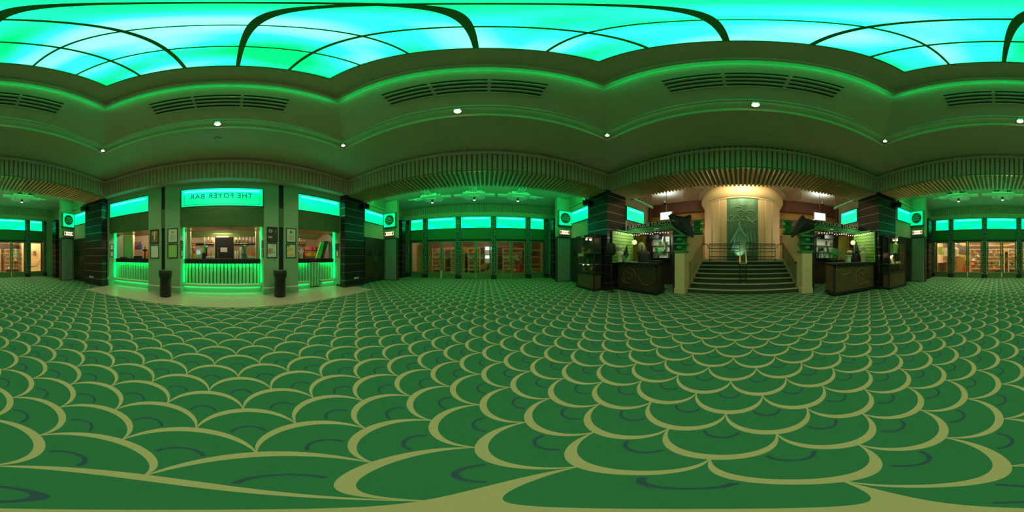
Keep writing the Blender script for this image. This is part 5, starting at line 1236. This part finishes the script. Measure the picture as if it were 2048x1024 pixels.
# right kiosk
bust(at(1727,4.50), 4.50, Zk, .64, 'paleface', 'mustard_pale', 'tall pale yellow mannequin bust at the column end of the right kiosk counter', rs=.9)
witch_hat(at(1713,4.95), 4.95, 1.43, None, 'black witch hat on a tall stand beside the pale bust of the right kiosk', .18, .44, -.05)
solo(MB().lathe(at(1713,4.95), 4.95, [(.15,.0),(.15,.02),(.02,.04),(.02,.95),(.17,1.0),(.19,1.2),(.14,1.35),(.05,1.43)], 18, 1, .7), 'black_dress_form', 'blackm', 'black dress form under the witch hat of the right kiosk', 'dress form', smooth=True)
xq = 4.26; t = thing('glow_ball', 'added glowing ball for the soft glow on the green slatboard, right kiosk', 'lamp', (xq, 5.2, 1.66))  # ball added here too, in place of the glow on the slats
MB().ball((xq, 5.2, 1.80), .10, 16, 1).build('globe', 'e_globe', t, True); MB().cyl((xq, 5.2, 1.93), (xq, 5.2, 2.36), .008, n=6).build('cord', 'blackm', t)
t = thing('white_vase', 'square white vase with a wider rim on the right kiosk counter', 'vase', (at(1697,4.35), 4.35, Zk)); xq = at(1697,4.35)
B(xq-.065, xq+.065, 4.29, 4.42, Zk, Zk+.22).build('body', 'pale_print', t, bevel=.01); B(xq-.085, xq+.085, 4.27, 4.44, Zk+.20, Zk+.25).build('rim', 'pale_print', t, bevel=.01)
t = thing('glass_dome', 'glass box of green feather goods on a black base inside the right kiosk', 'display box', (at(1670,5.2), 5.2, 1.05)); xq = at(1671,5.2)
B(xq-.28, xq+.28, 5.0, 5.35, 1.03, 1.10).build('base', 'blackm', t); rnd = random.Random(8)
m = MB()
for q in range(22): a = Vector((xq+rnd.uniform(-.2,.2), 5.2+rnd.uniform(-.08,.08), 1.12+rnd.uniform(0,.25))); m.tube([a, a+Vector((rnd.uniform(-.1,.1), 0, .12)), a+Vector((rnd.uniform(-.15,.15), 0, .22))], .02, 5, [.01,.022,.004])
m.build('feather', 'foliage', t, True)
B(xq-.26, xq+.26, 5.02, 5.33, 1.10, 1.55).build('glass_box', 'glass', t)
solo(MB().ball((at(1700,5.1), 5.1, 1.40), .10, 12, .8, 1.4), 'rose_fabric', 'pinkish', 'puff of pale pink fabric between the curtain and the witch hat, right kiosk', 'fabric', smooth=True)
solo(MB().lathe(at(1644,5.8), 5.8, [(.16,1.45),(.06,1.47),(.055,1.58),(.01,1.60)], 16), 'small_dark_hat', 'blackm', 'small dark hat on the white shelf at the stair end of the right kiosk', 'hat', smooth=True)
# glass display cases
def vitrine(x0, x1, y0, y1, nm):
    t = thing('display_case', f'tall black framed glass display case beside the {nm} merchandise counter', 'display case', ((x0+x1)/2, (y0+y1)/2, 0))
    B(x0+.02, x1-.02, y0+.02, y1-.02, .08, .60).build('base_cabinet', 'kfront', t); B(x0-.02, x1+.02, y0-.02, y1+.02, 0, .08).build('plinth', 'blackm', t)
    B(x0-.01, x1+.01, y0-.01, y1+.01, .60, .68).build('deck', 'blackm', t); B(x0-.01, x1+.01, y0-.01, y1+.01, 1.93, 2.03).build('top', 'blackm', t)
    for (x, y) in ((x0, y0), (x1-.04, y0), (x0, y1-.04), (x1-.04, y1-.04)): B(x, x+.04, y, y+.04, .08, 1.93).build('corner_post', 'blackm', t)
    for z in (.95, 1.35): B(x0+.04, x1-.04, y0+.04, y1-.04, z, z+.012).build('shelf', 'glass_edge', t)
    B(x0+.04, x1-.04, y0+.008, y0+.014, .68, 1.93).build('front_pane', 'glass', t)
    xi = x1-.014 if x1 < 0 else x0+.008; B(xi, xi+.006, y0+.04, y1-.04, .68, 1.93).build('side_pane', 'glass', t)
    B(x0+.04, x1-.04, y1-.02, y1-.01, .68, 1.93).build('back_panel', 'blackm', t)
    xm = (x0+x1)/2; B(xm-.20, xm-.02, y0-.016, y0-.01, 1.955, 2.01).build('plate', 'pale_print', t)
    return t
M['glass_edge'] = mat('shelf_glass', (.30, .38, .34), .15)
vitrine(-5.56, -4.44, 3.50, 3.86, 'left'); vitrine(4.66, 5.78, 3.62, 3.96, 'right')
lamp('case_light', 'POINT', (-5.0, 3.62, 1.88), 1.6, (1, .75, .4), size=.03); lamp('case_light', 'POINT', (-5.2, 3.62, .92), .6, (1, .75, .4), size=.03)
lamp('case_light', 'POINT', (5.25, 3.72, 1.88), 2.4, (1, .85, .4), size=.03); lamp('case_light', 'POINT', (4.95, 3.74, 1.25), 1.6, (1, .65, .25), size=.03)
def item(mb, name, m_, label, cat, **k): return solo(mb, name, m_, label, cat, **k)
item(MB().lathe(-5.35, 3.68, [(.05,1.362),(.07,1.40),(.02,1.45),(.05,1.5),(.06,1.55),(.01,1.6)], 12), 'trophy', 'brass', 'small brass trophy on the top shelf of the left display case', 'trophy', smooth=True)
t = thing('gold_shoe', 'gold shoe on the top shelf of the left display case, right of the trophy', 'shoe', (-4.95, 3.66, 1.362)); MB().tube([(-5.1,3.66,1.39),(-5.0,3.66,1.41),(-4.9,3.66,1.45),(-4.85,3.66,1.50)], .03, 8, [.02,.035,.035,.03]).build('upper', 'brass', t, True); MB().cyl((-4.86,3.66,1.362),(-4.86,3.66,1.45), .01).build('heel', 'brass', t)
item(B(-5.5, -5.15, 3.54, 3.56, 1.24, 1.34), 'shelf_card', 'beige', 'cream card on the front edge of the top shelf, left display case', 'card')
item(MB().tube([(-5.0,3.66,.965),(-5.02,3.66,1.04),(-4.98,3.66,1.10),(-5.0,3.66,1.15)], .02, 6), 'green_figurine', 'foliage', 'small green figurine on the middle shelf of the left display case', 'figurine', smooth=True)
item(B(-5.5, -4.6, 3.56, 3.78, .93, .948), 'shelf_runner', 'beige', 'pale runner strip along the middle shelf of the left display case', 'runner')
t = thing('travel_guitar', 'slanting yellow wooden toy guitar in the bottom of the left display case', 'guitar', (-4.75, 3.66, .69)); MB().ball((-4.78,3.66,.78), .055, 12, 1.2, 1, .4).ball((-4.73,3.66,.84), .042, 12, 1.2, 1, .4).build('body', 'yellow', t, True); MB().bar((-4.73,3.66,.86), (-4.58,3.66,1.0-.07), .02, .012).build('neck', 'dwood', t)
item(MB().lathe(-5.25, 3.66, [(.05,.68),(.06,.74),(.04,.80),(.05,.82)], 12), 'glass_jar', 'jade', 'green glass jar in the bottom of the left display case', 'jar', smooth=True)
t = thing('mannequin', 'small green lit mannequin torso on the top shelf of the right display case', 'mannequin', (5.22, 3.75, 1.362))
MB().lathe(5.22, 3.75, [(.09,1.37),(.08,1.46),(.13,1.60),(.15,1.70),(.05,1.76),(.035,1.80),(.055,1.86),(.03,1.91)], 16, 1.1, .6).build('torso', 'lime_pale', t, True)
item(B(4.98, 5.4, 3.84, 3.86, 1.37, 1.70), 'green_backdrop', 'lime', 'lime green backdrop card behind the small mannequin, right display case', 'card')
item(MB().lathe(5.05, 3.70, [(.03,1.362),(.02,1.44),(.035,1.48),(.01,1.56)], 10), 'white_figurine', 'white', 'small white figurine beside the green mannequin torso, right display case', 'figurine', smooth=True)
t = thing('open_book', 'cream open book propped up in the lower part of the right display case', 'book', (5.05, 3.76, .962)); MB().prism([(4.90,3.70,.962),(5.12,3.74,.962),(5.05,3.80,1.22),(4.90,3.78,1.24)], (.01,.02,0)).build('page', 'paper', t); MB().prism([(5.13,3.74,.962),(5.27,3.70,.962),(5.15,3.76,1.14),(5.06,3.80,1.22)], (.01,.02,0)).build('cover', 'dwood', t)
item(B(5.22, 5.48, 3.68, 3.80, .962, 1.03), 'small_box', 'pale_print', 'small flat pale box beside the open book, right display case', 'box', bevel=.005)
item(B(4.75, 5.70, 3.68, 3.90, .935, .948), 'shelf_runner', 'owood', 'orange wooden runner under the open book, right display case', 'runner')
